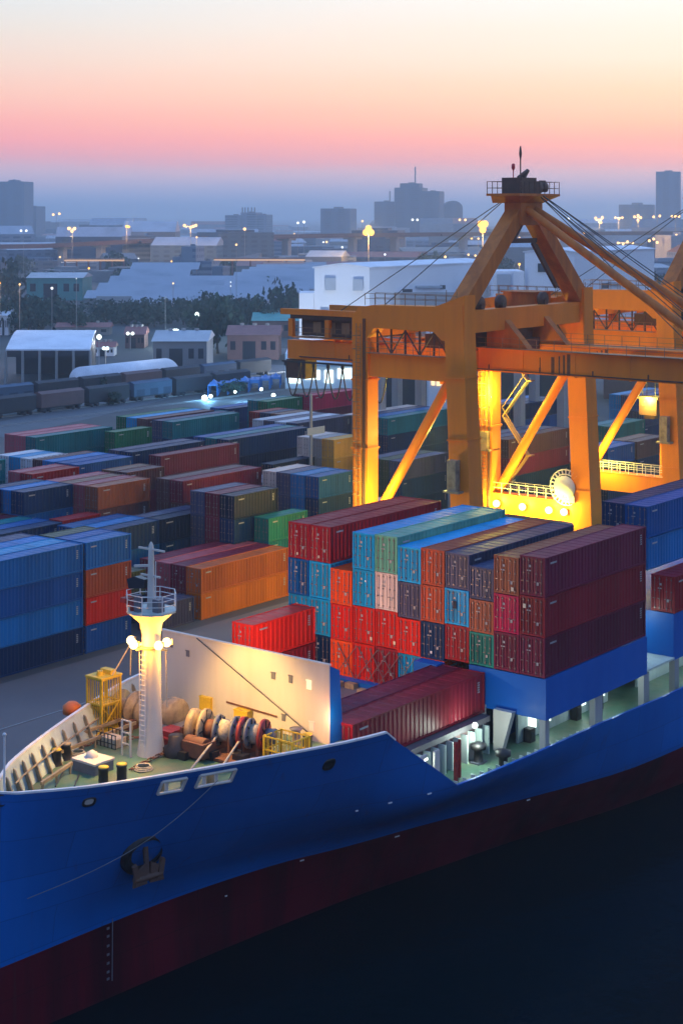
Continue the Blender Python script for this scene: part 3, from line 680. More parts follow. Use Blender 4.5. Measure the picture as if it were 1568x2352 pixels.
# lamp ring and floodlights
b = MB(); b.lathe((MX, MY, 16.35), (0,0,1), [(0,.60),(.02,.86),(.12,.86),(.14,.60)], 20)
b.beam((MX-.2, MY-1.6, 16.42), (MX-.2, MY+1.6, 16.42), .12, .10); b.beam((MX-1.3, MY, 16.42), (MX+.6, MY, 16.42), .12, .10)
b.build('lamp_ring', 'winch_beige', mast)
for i, (dx, dy) in enumerate([(-.5, 1.15), (-.35, -1.15), (-1.15, .25), (.55, -1.0)]):
    b = MB(); c = (MX+dx, MY+dy, 16.72); b.box(c[0]-.2, c[0]+.12, c[1]-.22, c[1]+.22, c[2]-.16, c[2]+.2); b.beam((c[0], c[1], 16.42), (c[0], c[1], 16.62), .08, .08)
    fl = b.build('floodlight', 'winch_beige', mast)
    b = MB(); b.sphere((c[0]-.16, c[1], c[2]), .30, 10); b.build('lamp_glass', 'lamp_warm', fl)
light('mast_lamp', (MX-1.6, MY-.2, 16.7), 1000, (1,.44,.04), ship, .3)
light('mast_lamp', (MX+1.2, MY-1.6, 16.5), 1000, (1,.50,.07), ship, .3)
light('mast_lamp', (MX+.5, MY+1.8, 16.5), 700, (1,.46,.06), ship, .3)
light('mast_lamp', (MX+2.2, MY-1.2, 16.2), 4600, (1,.58,.15), ship, .3, spot=88, aim=(BWX, 73.2, 10.6), blend=.8)
light('mast_lamp', (MX-2.0, MY-.6, 16.3), 3600, (1,.60,.16), ship, .3, spot=100, aim=(70, 74, 9.5), blend=.8)
light('mast_lamp', (MX+1.0, MY-2.0, 16.3), 2800, (1,.58,.14), ship, .3, spot=90, aim=(80.5, 69.5, 9.5), blend=.8)
b = MB()
for a, q in (((MX-.2, MY+1.6, 16.4),(MX-1.2, MY+2.3, 14.4)),((MX-.2, MY+1.6, 16.4),(MX+.6, MY+2.5, 14.0)),((MX-.2, MY-1.5, 16.4),(MX-.1, MY-1.5, 12.8))): b.tube(a, q, .045, 6)
b.build('hanging_tackle', 'rope', mast)
b = MB()
for z in [9.9+.32*i for i in range(20)]: b.tube((MX-.78, MY-.25, z), (MX-.78, MY+.25, z), .02, 5)
for y in (-.25, .25): b.tube((MX-.80, MY+y, 9.5), (MX-.80, MY+y, 16.3), .025, 5)
b.build('mast_ladder', 'rim_white', mast)
b = MB(); b.tube((62.45,73.05,11.2), (62.45, 73.05, 14.4), .06, 8); b.sphere((62.45,73.05,14.45), .12, 8); b.build('jackstaff', 'rim_white', ship)

# mooring winches: drums in a row across the deck
def winch(y0, x, mats, dirn=-1):
    t = None
G_W = 'mooring winches on the forecastle'
A = Vector(W(430, 1668, 10.9)); Bp = Vector(W(622, 1690, 10.9))
ax = (Bp-A).normalized(); ln = (Bp-A).length
win = thing('mooring_winch', (A.x+1, A.y-2, FD), 'large mooring winch with red flanged drums beneath the pale breakwater', 'winch', None)
def seg(name, t0, t1, r0, r1, m, n=24, par=None, lip=None):
    b = MB(); prof = [(t0*ln, .05),(t0*ln, r0),(t1*ln, r1),(t1*ln, .05)]
    if lip: prof = [(t0*ln, .05),(t0*ln, r0),(t0*ln+.07, r0),(t0*ln+.09, lip),(t1*ln-.09, lip),(t1*ln-.07, r1),(t1*ln, r1),(t1*ln, .05)]
    b.lathe(A, ax, prof, n); return b.build(name, m, par or win)
seg('shaft', 0, 1.03, .16, .16, 'winch_grey')
seg('brake_drum', .05, .13, 1.15, 1.15, 'winch_beige', 28)
seg('drum_flange', .20, .235, 1.25, 1.25, 'winch_beige', 28)
seg('rope_drum', .235, .36, .62, .62, 'rust_brown')
seg('drum_flange', .37, .40, 1.0, .95, 'winch_grey', 28)
seg('rope_drum', .40, .57, .72, .66, 'rope_wound')
seg('drum_flange', .57, .60, .98, .98, 'winch_grey', 28)
seg('rope_drum', .60, .655, .6, .6, 'rope_wound')
seg('drum_flange', .655, .70, 1.0, 1.0, 'winch_red', 28)
seg('rope_drum', .70, .74, .7, .7, 'rope_wound')
seg('drum_flange', .74, .77, .95, .95, 'winch_grey', 28)
seg('rope_drum', .77, .90, .62, .62, 'rope_wound')
seg('drum_flange', .90, .94, .98, .98, 'winch_red', 28)
seg('warping_head', .94, 1.05, .42, .48, 'winch_grey')
b = MB()
for tt in (.02, .165, .385, .585, .755, .92):
    c = A+ax*ln*tt; b.box(c.x-.7, c.x+.7, c.y-.1, c.y+.1, FD, c.z+.1)
b.box(A.x-.9, Bp.x+.6, Bp.y-.4, A.y+.4, FD+.01, FD+.2)
b.build('bed_frame', 'rust_brown', win)
b = MB(); c = A+ax*ln*.30; b.box(c.x-2.2, c.x-.9, c.y-1.2, c.y+.6, FD+.2, FD+1.1); b.lathe((c.x-1.6, c.y+.6, FD+.9), (0,-1,0), [(0,.45),(1.6,.45)], 16); b.build('gear_case', 'rust_brown', win)
# windlass with the curved white covers just aft of the mast
c = Vector(W(412, 1655, 10.3)); wl = thing('anchor_windlass', (c.x, c.y, FD), 'anchor windlass with rounded cream gear covers right beside the foremast', 'windlass')
b = MB(); b.lathe((c.x, c.y+1.0, c.z+.35), (0,-1,0), [(0,.1),(0,1.0),(.2,1.08),(.8,1.08),(1.0,1.0),(1.0,.1)], 28); b.build('gear_cover', 'winch_beige', wl)
b = MB(); b.box(c.x-1.6, c.x+1.4, c.y-1.1, c.y+1.3, FD, c.z-.1); b.build('bed_frame', 'winch_grey', wl)
b = MB(); b.lathe((c.x-.3, c.y+3.2, c.z+.1), (0,-1,0), [(0,.1),(0,.9),(.2,.95),(.5,.95),(.52,.5),(1.2,.5),(1.22,.95),(1.5,.95),(1.6,.4),(2.2,.4)], 26); b.build('cable_lifter', 'winch_beige', wl)
b = MB(); b.box(c.x-2.6, c.x-1.3, c.y-1.7, c.y-.5, FD, FD+.95); b.box(c.x-2.9, c.x-2.5, c.y-2.2, c.y-.2, FD+.5, FD+.62); b.build('motor_case', 'winch_red', wl)
b = MB(); b.lathe((c.x-1.0, c.y-1.5, FD+.55), (1,-.3,0), [(0,.5),(.4,.62),(1.3,.62),(1.8,.4)], 14); b.build('hydraulic_motor', 'black_steel', wl)
c2 = Vector(W(405, 1735, FD)); b = MB(); b.lathe((c2.x, c2.y, FD), (0,0,1), [(0,.75),(.5,.8),(.7,.55),(1.3,.5),(1.35,.1)], 18); b.box(c2.x-.5, c2.x+1.5, c2.y-1.2, c2.y+.9, FD+.01, FD+.5)
o = b.build('chain_stopper', 'black_steel', None, (c2.x, c2.y, FD)); tag(o, 'dark chain stopper on the deck between foremast and winch', 'chain stopper')
# far side winch behind the mast
c = Vector(W(300, 1628, 10.6)); t = thing('mooring_winch', (c.x, c.y, FD), 'pale winch half hidden behind the foremast by the far rail', 'winch')
b = MB(); b.lathe((c.x, c.y+1, c.z), (.1,-1,0), [(0,.1),(0,1.15),(.15,1.15),(.16,.6),(1.2,.6),(1.21,1.2),(1.4,1.2),(1.4,.2),(2.2,.3)], 26); b.build('rope_drum', 'winch_beige', t)
b = MB(); b.box(c.x-1, c.x+1, c.y-.9, c.y+1.2, FD, c.z-.5); b.build('bed_frame', 'rust_brown', t)
# mooring ropes on deck
def cable(name, pts, r, m, label, cat, group=None):
    b = MB(); b.path(pts, r, 6); o = b.build(name, m, None, pts[0]); return tag(o, label, cat, group)
cable('mooring_rope', [tuple(A+ax*ln*.44+Vector((-.6,0,-.2))), W(432,1776,FD+.35)], .075, 'rope', 'pale rope from winch drums to rail, the one nearer the foremast', 'rope')
cable('mooring_rope', [tuple(A+ax*ln*.72+Vector((-.6,0,-.2))), W(505,1768,FD+.35)], .075, 'rope', 'pale rope from winch drums to rail, the one nearer the yellow platform', 'rope')
hp = (73.2, YC-half(73.2,10.4)-.05, 10.35)
cable('mooring_line', [hp]+[tuple(Vector(hp).lerp(Vector((63.6, YC-half(63.6,5.)-.06, 4.9)), k/14)+Vector((0,-.9*math.sin(math.pi*k/14)-.02,-.35*math.sin(math.pi*k/14)))) for k in range(1,14)]+[(63.6, YC-half(63.6,5.)-.1, 4.9)], .022, 'line_grey', 'thin mooring line slanting forward across the blue bow', 'rope')
# yellow railings
def railbox(name, x0, x1, y0, y1, z0, z1, label, cat, open_=True):
    t = thing(name, ((x0+x1)/2, (y0+y1)/2, z0), label, cat)
    b = MB()
    for x in (x0, x1):
        for y in (y0, y1): b.box(x-.06, x+.06, y-.06, y+.06, z0, z1)
    for z in (z1-.05, (z0+z1)/2):
        for y in (y0, y1): b.box(x0+.06, x1-.06, y-.04, y+.04, z-.04, z+.04)
        for x in (x0, x1): b.box(x-.04, x+.04, y0+.06, y1-.06, z-.04, z+.04)
    b.build('corner_frame', 'yellow_paint', t)
    b = MB()
    for i in range(1, 7):
        x = x0+(x1-x0)*i/7
        for y in (y0, y1): b.box(x-.018, x+.018, y-.018, y+.018, z0, z1-.09)
    for i in range(1, 7):
        y = y0+(y1-y0)*i/7
        for x in (x0, x1): b.box(x-.018, x+.018, y-.018, y+.018, z0, z1-.09)
    b.build('infill_bars', 'yellow_paint', t)
    return t
t = railbox('yellow_guard_cage', 79.2, 80.9, 65.7, 68.0, FD, FD+1.75, 'yellow railed guard cage beside the near bulwark rail', 'guard cage')
b = MB(); b.box(79.25, 80.85, 65.75, 67.95, FD+.12, FD+.2); b.build('step_grating', 'black_steel', t)
t = railbox('yellow_access_tower', 76.9, 78.6, 80.2, 81.6, FD+.2, FD+3.6, 'tall yellow caged access tower at the far bulwark', 'access tower')
b = MB(); b.box(76.95, 78.55, 80.25, 81.55, FD+.01, FD+.2); b.box(77.0, 78.5, 80.3, 81.5, FD+1.7, FD+1.8); b.extrude([(78.5,80.3,FD+.2),(78.5,81.5,FD+.2),(77.0,81.5,FD+1.7),(77.0,80.3,FD+1.7)], (0,0,.08))
b.build('landing', 'yellow_paint', t)
b = MB(); b.box(76.8, 78.7, 80.1, 81.7, FD+3.6, FD+3.72); b.lathe((77.4,80.9,FD+3.72),(0,0,1),[(0,.25),(.3,.2)],10); b.box(77.9,78.4,80.4,81.4,FD+3.72,FD+4.0); b.build('top_deck', 'yellow_paint', t)
b = MB(); b.beam((76.9,80.2,FD+.3), (75.2,79.6,FD), .08,.08); b.beam((78.6,80.2,FD+2),(76.9,80.2,FD+.3),.07,.07); b.build('brace', 'yellow_paint', t)
# bollards
def bollards(pts, where):
    for i, (px, py) in enumerate(pts):
        x, y, z = W(px, py, FD); b = MB(); b.lathe((x, y, FD), (0,0,1), [(0,.34),(.05,.30),(.85,.30),(.86,.33),(.98,.33),(1.0,.05)], 16)
        t = b.build('bollard', 'black_steel', None, (x, y, FD)); tag(t, where[i], 'bollard', 'bollards on the forecastle')
        b = MB(); b.lathe((x, y, FD+.99), (0,0,1), [(0,.32),(.05,.32),(.06,.05)], 16); b.build('painted_top', 'yellow_paint' if i != 1 else 'winch_beige', t)
bollards([(130,1758),(152,1744),(238,1800),(280,1793),(706,1722)], ['black bollard with yellow top at the bow, left of its twin','black bollard with cream top at the bow by the slanting beam','black bollard with bright yellow top at the near rail','black bollard with orange lit top right of the yellow topped one','black bollard with yellow top beside the foot of the breakwater'])
# small deck gear
x, y, z = W(214, 1768, FD); t = thing('vent_box', (x, y, FD), 'low grey vent box with pale lid on the green foredeck', 'vent box')
b = MB(); b.box(x-.8, x+.8, y-1.0, y+1.0, FD, FD+.62); b.build('casing', 'winch_grey', t)
b = MB(); b.box(x-.86, x+.86, y-1.06, y+1.06, FD+.622, FD+.75); b.lathe((x+.1,y+.2,FD+.75),(0,0,1),[(0,.4),(.25,.35),(.4,.1)],12); b.build('lid', 'ship_white', t)
for p, q, s_ in [((95,1800),(165,1753),'low cream beam slanting across the bow deck, nearest the stem'),((120,1735),(312,1660),'long cream spar lying above the far bow deck'),((170,1690),(300,1645),'shorter cream spar beneath the yellow access tower')]:
    p, q = W(*p, FD+.6), W(*q, FD+.6)
    b = MB(); b.beam(p, q, .16, .2); d = Vector(q)-Vector(p)
    for k in (.05, .5, .95):
        c = Vector(p)+d*k; b.box(c.x-.06, c.x+.06, c.y-.06, c.y+.06, FD, c.z-.1)
    o = b.build('deck_spar', 'winch_beige', None, (p[0], p[1], FD)); tag(o, s_, 'spar', 'spars on the bow deck')
for p, q, s_ in [((128,1806),(146,1772),'dark slack line on deck near the bow, left one'),((172,1806),(182,1778),'dark slack line on deck near the bow, right one')]:
    cable('deck_line', [W(*p, FD+.9), W(*q, FD+.08)], .05, 'black_steel', s_, 'line')
x, y, z = W(166, 1672, FD); b = MB(); b.lathe((x, y, FD), (0,0,1), [(0,.28),(.9,.28),(1.0,.62),(1.5,.62),(1.75,.3),(1.78,.05)], 16); o = b.build('mushroom_vent', 'orange_gear', None, (x, y, FD)); tag(o, 'orange mushroom vent standing by the far bow bulwark', 'vent')
x, y, z = W(258, 1712, FD); t = thing('rope_bin', (x, y, FD), 'mesh rope bin filled with coiled rope left of the foremast', 'rope bin')
b = MB(); b.box(x-.5, x+.5, y-.8, y+.8, FD+.05, FD+.6); b.build('coiled_rope', 'rope', t)
b = MB()
for sx2 in (-.56, .51):
    b = MB()
    for i in range(6):
        yy = y-.85+i*.34; b.box(x+sx2, x+sx2+.05, yy-.02, yy+.02, FD, FD+.9)
    for zz in (FD+.3, FD+.88): b.box(x+sx2-.005, x+sx2+.055, y-.9, y+.9, zz, zz+.04)
    if sx2 < 0: b.build('mesh_side', 'black_steel', t)
b.build('mesh_side', 'black_steel', t)
x, y, z = W(300, 1740, FD); b = MB()
for dy in (0, .75):
    b.box(x-.05, x+.05, y+dy-.05, y+dy+.05, FD, FD+2.3)
for zz in (FD+.8, FD+1.5, FD+2.28): b.box(x-.04, x+.04, y+.05, y+.70, zz-.04, zz+.04)
o = b.build('ladder_stand', 'ship_white', None, (x, y, FD)); tag(o, 'white ladder frame close in front of the foremast foot', 'ladder')
for (px, py, r, s_) in [(680,1706,.45,'dark round fairlead roller beside the breakwater foot'),(112,1716,.3,'dark roller fairlead at the far bow rail')]:
    x, y, z = W(px, py, FD); b = MB(); b.lathe((x, y, FD), (0,0,1), [(0,r*.8),(.2,r*.6),(.75,r*.6),(.95,r),(1.0,.1)], 16); o = b.build('roller_fairlead', 'winch_grey', None, (x,y,FD)); tag(o, s_, 'fairlead')
# bulwark brackets along the far side, seen inside the bow
for k, x in enumerate([64.3,65.6,66.9,68.2,69.6,71.0,72.5,74.0,75.5,79.6,81.2,82.6]):
    for sgn in ((1,) if k not in (2,5,7) else (1,)):
        yb = YC+sgn*(half(x, 10.8)-.17); b = MB(); b.extrude([(x, yb, 11.1),(x, yb-sgn*.05, FD),(x, yb-sgn*1.05, FD),(x, yb-sgn*.2, 11.0)], (.08,0,0)); b.build('bulwark_bracket', 'winch_beige', ship)
b = MB(); pts = [(x, YC+half(x,10.4)-.55, 10.55) for x in (65.,66.9,69.6,72.5,75.5,78.)]; b.path(pts, .06, 6); b.build('inner_handrail', 'winch_beige', ship)
# chock frames in the near bulwark
for x0, x1 in HOLES:
    b = MB()
    def hp_(x, z, o=0.06): return (x, YC-half(x, z)-o, z)
    for (p, q) in [(hp_(x0,10.1),hp_(x1,10.1)),(hp_(x0,10.9),hp_(x1,10.9)),(hp_(x0,10.1),hp_(x0,10.9)),(hp_(x1,10.1),hp_(x1,10.9))]: b.tube(p, q, .09, 8)
    n = 2 if x1-x0 > 1.6 else 1
    for i in range(n):
        xx = x0+(x1-x0)*(i+1)/(n+1); p = hp_(xx, 10.12, -.2); b.tube(p, (p[0], p[1], 10.85), .12, 10)
    b.build('panama_chock', 'ship_white', ship)
    x = (x0+x1)/2; 
    for xx in ((x0+.3, x1-.3)): 
        b = MB(); yy = YC-half(xx,10)+1.1; b.lathe((xx, yy, FD), (0,0,1), [(0,.3),(1.0,.3),(1.05,.34),(1.15,.1)], 12); o = b.build('bollard', 'winch_beige', None, (xx, yy, FD)); tag(o, f'cream bollard glimpsed through the {"shorter" if x1-x0<1.6 else "longer"} chock opening, its {"left" if xx < x else "right"} end', 'bollard', 'bollards on the forecastle')
# round fairleads low on the bulwark
def on_hull(px, py, sgn=-1):
    """point of the near shell under a picture point, found by marching along the ray"""
    for i in range(4000):
        d = 70+i*.02; x, y, z = atD(px, py, d)
        if x > 62.0 and WZ <= z <= rim(x) and y >= YC-half(x, z): return x, y, z
    return None
def oval(px, py, w, h, m_rim, m_in, name):
    x, y, z = on_hull(px, py); e = .4
    tx = Vector((x+e, YC-half(x+e, z), z))-Vector((x-e, YC-half(x-e, z), z)); tx.normalize()
    tz = Vector((x, YC-half(x, z+e), z+e))-Vector((x, YC-half(x, z-e), z-e)); tz.normalize()
    nn = tx.cross(tz).normalized()
    if nn.y > 0: nn = -nn
    c = Vector((x, y, z)); n = 20
    def ring(k, o): return [c+tx*math.copysign(abs(math.cos(a))**.7, math.cos(a))*w*k+tz*math.copysign(abs(math.sin(a))**.7, math.sin(a))*h*k+nn*o for a in [2*math.pi*i/n for i in range(n)]]
    b = MB(); r0, r1, r2 = ring(1.0, -.05), ring(.95, .10), ring(.62, .03)
    vs = r0+r1+r2; b.add(vs, [(i,(i+1)%n,n+(i+1)%n,n+i) for i in range(n)]+[(n+i,n+(i+1)%n,2*n+(i+1)%n,2*n+i) for i in range(n)], 0, True)
    b.add(r2, [tuple(range(n))], 1)
    return b.build(name, [m_rim, m_in], ship)
oval(205, 1841, .42, .30, 'black_steel', 'ship_white', 'fairlead')
oval(755, 1755, .42, .42, 'black_steel', 'black_steel', 'fairlead')
oval(2, 1838, .3, .36, 'black_steel', 'black_steel', 'fairlead')
# anchor housed in its dark pocket
x, y, z = on_hull(330, 1962)
an = thing('ship_anchor', (x, y, z), 'rusty anchor drawn up in its dark hawse pocket on the blue bow', 'anchor')
nrm = Vector((-.18, -.9, -.42)).normalized(); upv = Vector((0,0,1)); sx_ = nrm.cross(upv).normalized()
c = Vector((x, y, z))
b = MB(); b.lathe(c-nrm*.3, nrm, [(0,1.5),(.42,1.4),(.46,1.15),(.2,.95),(.1,.05)], 22); b.build('hawse_pocket', 'black_steel', an)
b = MB(); b.tube(c+nrm*.2+Vector((0,0,.6)), c+nrm*.45-Vector((0,0,1.0)), .17, 10)
p = c+nrm*.5-Vector((0,0,1.0))
for s in (-1, 1): b.extrude([p+sx_*s*.1+Vector((0,0,-.3)), p+sx_*s*1.1+Vector((0,0,-.35)), p+sx_*s*.95+Vector((0,0,.5)), p+sx_*s*.15+Vector((0,0,.9))], nrm*.12)
b.tube(p-sx_*.95, p+sx_*.95, .22, 10)
for s in (-1, 1): b.extrude([p+sx_*s*.95+Vector((0,0,-.25)), p+sx_*s*1.15+Vector((0,0,.9)), p+sx_*s*.85+Vector((0,0,1.0)), p+sx_*s*.6+Vector((0,0,-.1))], nrm*.2)
b.build('flukes', 'crane_dark', an)
# draught marks: pale rungs beside a pale line low on the bow, and faint plate marks further aft
b = MB()
base = on_hull(254, 2120); 
for i, py in enumerate([2132, 2150, 2172, 2192, 2212, 2232, 2248]):
    q = on_hull(248, py)
    if q: b.box(q[0]-.10, q[0]+.10, q[1]-.05, q[1]-.02, q[2]-.07, q[2]+.07)
q0, q1 = on_hull(258, 2105), on_hull(257, 2252)
if q0 and q1: b.tube((q0[0], q0[1]-.04, q0[2]), (q1[0], q1[1]-.04, q1[2]), .03, 6)
b.build('draught_marks', 'winch_grey', ship)
b = MB()
for (px, py, w) in [(815,1863,.35),(890,1845,.5),(980,1824,.5),(688,1977,.5),(905,1922,.6),(1208,1838,.4),(516,2058,.25)]:
    q = on_hull(px, py)
    if q:
        q2 = on_hull(px+w*18, py-w*5)
        if q2: b = MB(); b.beam((q[0], q[1]-.04, q[2]), (q2[0], q2[1]-.04, q2[2]), .05, .08); b.build('plate_mark', 'number_white', ship)

# main deck: hatches, coamings, lit side passage
b = MB(); b.box(87.0, 101.2, 65.6, 80.4, MD, 7.3); b.build('hatch_coaming', 'wall_brown', ship)
b = MB(); b.box(86.9, 101.3, 65.4, 80.6, 7.302, 7.7); 
for x in (90.5, 94, 97.5): b.box(x, x+.12, 65.5, 80.5, 7.7, 7.74)
b.build('hatch_cover', 'deck_grey', ship)
b = MB()
for i in range(15):
    x = 87.6+i*.92; b.box(x, x+.12, 65.0, 65.6, MD, 7.2)
b.build('coaming_stays', 'ship_pale', ship)
b = MB(); b.box(102.0, 117.3, 66.2, 85.0, MD, 7.9); b.build('hatch_coaming', 'ship_blue', ship)
b = MB(); b.box(102.0, 117.35, 61.15, 67.7, 7.95, 10.88); b.build('side_coaming', 'ship_blue', ship)
b = MB(); b.box(122.2, 189, 61.3, 85.0, 7.95, 11.7); b.build('side_coaming', 'ship_blue', ship)
b = MB(); b.box(100.9, 101.9, 69.8, 71.9, 8.0, 10.7); b.box(101.1, 101.85, 72.2, 80, 7.75, 8.1); b.build('lashing_bridge', 'ship_blue', ship)
b = MB()
for y in (74.8, 75.9, 77.0, 79.0): b.beam((101.6, y-.95, 8.1), (101.93, y+.95, 10.6), .05, .05); b.beam((101.6, y+.95, 8.1), (101.90, y-.95, 10.6), .05, .05)
b.beam((101.6, 72.5, 8.1), (101.93, 74.2, 10.6), .05, .05); b.beam((101.6, 74.2, 8.1), (101.9, 72.5, 10.6), .05, .05)
b.build('lashing_rods', 'lock_bar', ship)
b = MB()
for (yy, xx, w, h) in [(80.2,101.4,.5,.5),(79.0,100.6,1.1,.35),(77.6,100.7,.9,.4),(75.8,100.2,1.3,.3),(74.2,100.1,1.2,.3),(72.9,100.3,.8,.35)]: b.box(xx-.35, xx+.2, yy-w/2, yy+w/2, 7.705, 7.705+h)
b.build('lashing_gear', 'winch_beige', ship)
# pillars under the side coaming and the inner wall with lit doors
b = MB(); b.box(103.8, 117.3, 64.6, 64.8, MD, 7.948); b.box(122.2, 150, 64.6, 64.8, MD, 7.948); b.build('passage_wall', 'ship_pale', ship)
for x, w in [(102.1,.55),(109.3,1.1),(117.0,.9),(122.3,.8),(130,.9)]:
    b = MB(); b.box(x, x+w, 61.25, 61.75, MD, 7.948); b.build('passage_pillar', 'grey_steel', ship)
b = MB(); b.box(101.5, 103.7, 66.2, 66.5, MD, 8.19); b.extrude([(101.4,65.2,8.19),(101.4,63.6,8.19),(101.4,64.5,MD),(101.4,65.2,MD)], (.5,0,0)); b.build('curved_support', 'ship_white', ship)
for x, m_ in [(105.2,'panel_lit'),(107.3,'panel_lit'),(112.6,'panel_lit'),(115.6,'panel_lit')]:
    b = MB(); b.box(x, x+1.1, 64.54, 64.6, 5.8, 7.7); b.build('lit_door', m_, ship)
for x, z0, z1 in [(104.4,5.2,6.2),(111.2,5.2,6.4),(114.6,5.2,6.6)]:
    b = MB(); b.box(x, x+.7, 63.9, 64.5, z0, z1); b.box(x+.1, x+.5, 63.85, 63.9, z0+.3, z1-.2); b.build('deck_locker', 'black_steel', ship)
b = MB()
for i in range(34):
    x = 91.4+i*.9
    if x < 121: b = MB(); b.box(x, x+.07, YC-half(x, MD)+.2, YC-half(x,MD)+.5, MD, 6.0); b.build('bulwark_stay', 'ship_pale', ship)
b = MB(); b.box(117.6, 121.9, 66.0, 66.2, MD, 12.6); b.build('cross_passage_wall', 'ship_white', ship)
b = MB(); b.box(118.6, 119.5, 64.2, 65.2, 8.2, 10.2); b.build('lashing_store', 'winch_beige', ship)
b = MB(); b.box(117.36, 122.19, 61.2, 66.0, 8.05, 8.2); b.build('cross_gangway', 'ship_pale', ship)
for (px, py, nm, s_) in [(1155,1768,'deck_ventilator','black deck ventilator on the lit side deck beneath the bay'),(1098,1752,'mooring_roller','small black roller on the lit side deck near the slope')]:
    x, y, z = W(px, py, MD); t = thing(nm, (x, y, MD), s_, 'deck fitting')
    b = MB(); b.lathe((x, y, MD), (0,0,1), [(0,.5),(.15,.32),(.9,.32),(1.0,.55),(1.35,.55),(1.45,.1)], 14); b.build('drum', 'black_steel', t)
    b = MB(); b.box(x-.55, x+.55, y-.4, y+.4, MD, MD+.12); b.build('base', 'winch_grey', t)
x, y = 89.5, 64.4
b = MB(); b.box(88.4, 89.6, 64.4, 64.55, MD, 7.6); b.box(90.4, 91.6, 64.2, 64.35, MD, 7.6); b.box(92.4, 93.0, 64.1, 64.25, MD, 7.6); b.build('side_screen', 'ship_white', ship)
b = MB(); b.tube((93.9, 63.4, MD), (93.9, 63.4, 8.0), .16, 10); b.tube((95.1, 63.9, MD), (95.1, 63.9, 7.8), .12, 10); b.build('fire_riser', 'winch_red', ship)
x, y, z = atY(1090, 1666, 65.3)
b = MB(); b.sphere((x, y, z), .22, 10); b.build('deck_lamp', 'lamp_white', ship)
light('deck_lamp_light', (x-1.6, y-1.2, z-.3), 420, (.78,1,.88), ship, .2)
for xx, yy, zz, pw in [(105.5,63.0,7.75,110),(111.4,63.0,7.75,110),(115.5,63.0,7.75,120),(119.8,64.3,11.2,240),(124.5,63.0,7.75,110),(129,63,7.75,100),(91.5,64.3,7.2,170)]:
    b = MB(); b.box(xx-.2, xx+.2, yy-.12, yy+.12, zz+.02, zz+.16); b.build('passage_lamp', 'lamp_white', ship)
    light('passage_light', (xx, yy, zz-.15), pw, (.78,1,.90), ship, .15)
b = MB(); b.box(BWX+.13, BWX+.4, 75.6, 76.2, 13.6, 14.0); fl = b.build('unseen_aft_floodlight', 'winch_beige', ship)  # unseen floodlight behind the breakwater, added to warm the container door ends
b = MB(); b.box(BWX+.401, BWX+.43, 75.65, 76.15, 13.65, 13.95); b.build('lamp_glass', 'lamp_warm', fl)
light('unseen_aft_flood', (BWX+.9, 75.9, 13.7), 8500, (1,.55,.30), ship, .3, spot=120, aim=(102, 77, 13), blend=.9)
# small red-lit lamp box at the end of the breakwater
x, y, z = atX(757, 1690, 85.2); b = MB(); b.box(x-.2, x+.15, y-.2, y+.2, z-.3, z+.3); b.build('lamp_box', 'winch_red', ship)
b = MB(); b.sphere((x-.1, y-.05, z+.36), .12, 8); b.build('lamp_glass', 'lamp_warm', ship)
light('lamp_box_light', (84.0, y-1.2, z+1.4), 300, (1,.40,.22), ship, .2)

def chain(pts, label):
    b = MB(); P_ = [Vector(p) for p in pts]; k = 0
    for p, q in zip(P_, P_[1:]):
        n = max(1, int((q-p).length/.34)); d = (q-p)/n
        for i in range(n):
            a = p+d*i; e = d.normalized(); sd = e.cross(Vector((0,0,1))).normalized() if k % 2 == 0 else Vector((0,0,1)); k += 1
            for s in (-.09, .09): b.tube(a+sd*s, a+d+sd*s, .05, 5)
    o = b.build('anchor_chain', 'rust_brown', None, pts[0]); tag(o, label, 'chain')
chain([W(392,1722,FD+.25), W(330,1752,FD+.12), W(300,1768,FD+.1)], 'rusty anchor chain from the chain stopper to the near rail')
chain([W(372,1690,FD+.3), W(230,1700,FD+.12), W(180,1718,FD+.1)], 'rusty anchor chain running forward past the rope bin')
b = MB(); pts = [W(330,1790,FD+.25), W(560,1752,FD+.25), W(690,1728,FD+.25)]; b.path(pts, .09, 8); b.path([(p[0]-.25,p[1]-.3,p[2]+.2) for p in pts], .06, 8)
b.build('deck_pipe', 'winch_beige', ship)
for (px, py, r_, s_) in [(330,1768,.55,'coil of pale hose on the green deck in front of the foremast'),(180,1735,.5,'coil of rope on the bow deck between bollards and vent box'),(540,1735,.5,'coil of rope below the red flanged winch drums')]:
    x, y, z = W(px, py, FD); b = MB()
    for kk in range(3):
        for i in range(16):
            a0, a1 = 2*math.pi*i/16, 2*math.pi*(i+1)/16; rr = r_-.06*kk; zz = FD+.06+.09*kk
            b.tube((x+rr*math.cos(a0), y+rr*math.sin(a0), zz), (x+rr*math.cos(a1), y+rr*math.sin(a1), zz), .055, 5)
    tag(b.build('rope_coil', 'rope', None, (x, y, FD)), s_, 'rope coil')
for (px, py, w_, h_, m_, s_) in [(345,1700,.5,.9,'winch_grey','grey locker tucked behind the foremast foot'),(560,1665,.6,1.0,'yellow_paint','yellow cabinet against the pale breakwater behind the drums'),(478,1640,.5,1.2,'yellow_paint','narrow yellow cabinet against the breakwater left of the brown handrail'),(455,1742,.45,.5,'black_steel','small black box on deck beside the mooring ropes')]:
    x, y, z = W(px, py, FD); b = MB(); b.box(x-.35, x+.35, y-w_, y+w_, FD, FD+h_); b.box(x-.39, x+.39, y-w_-.04, y+w_+.04, FD+h_+.001, FD+h_+.06); b.box(x-.37, x-.351, y-.05, y+.05, FD+h_*.5, FD+h_*.6)
    tag(b.build('deck_locker', m_, None, (x, y, FD)), s_, 'locker')

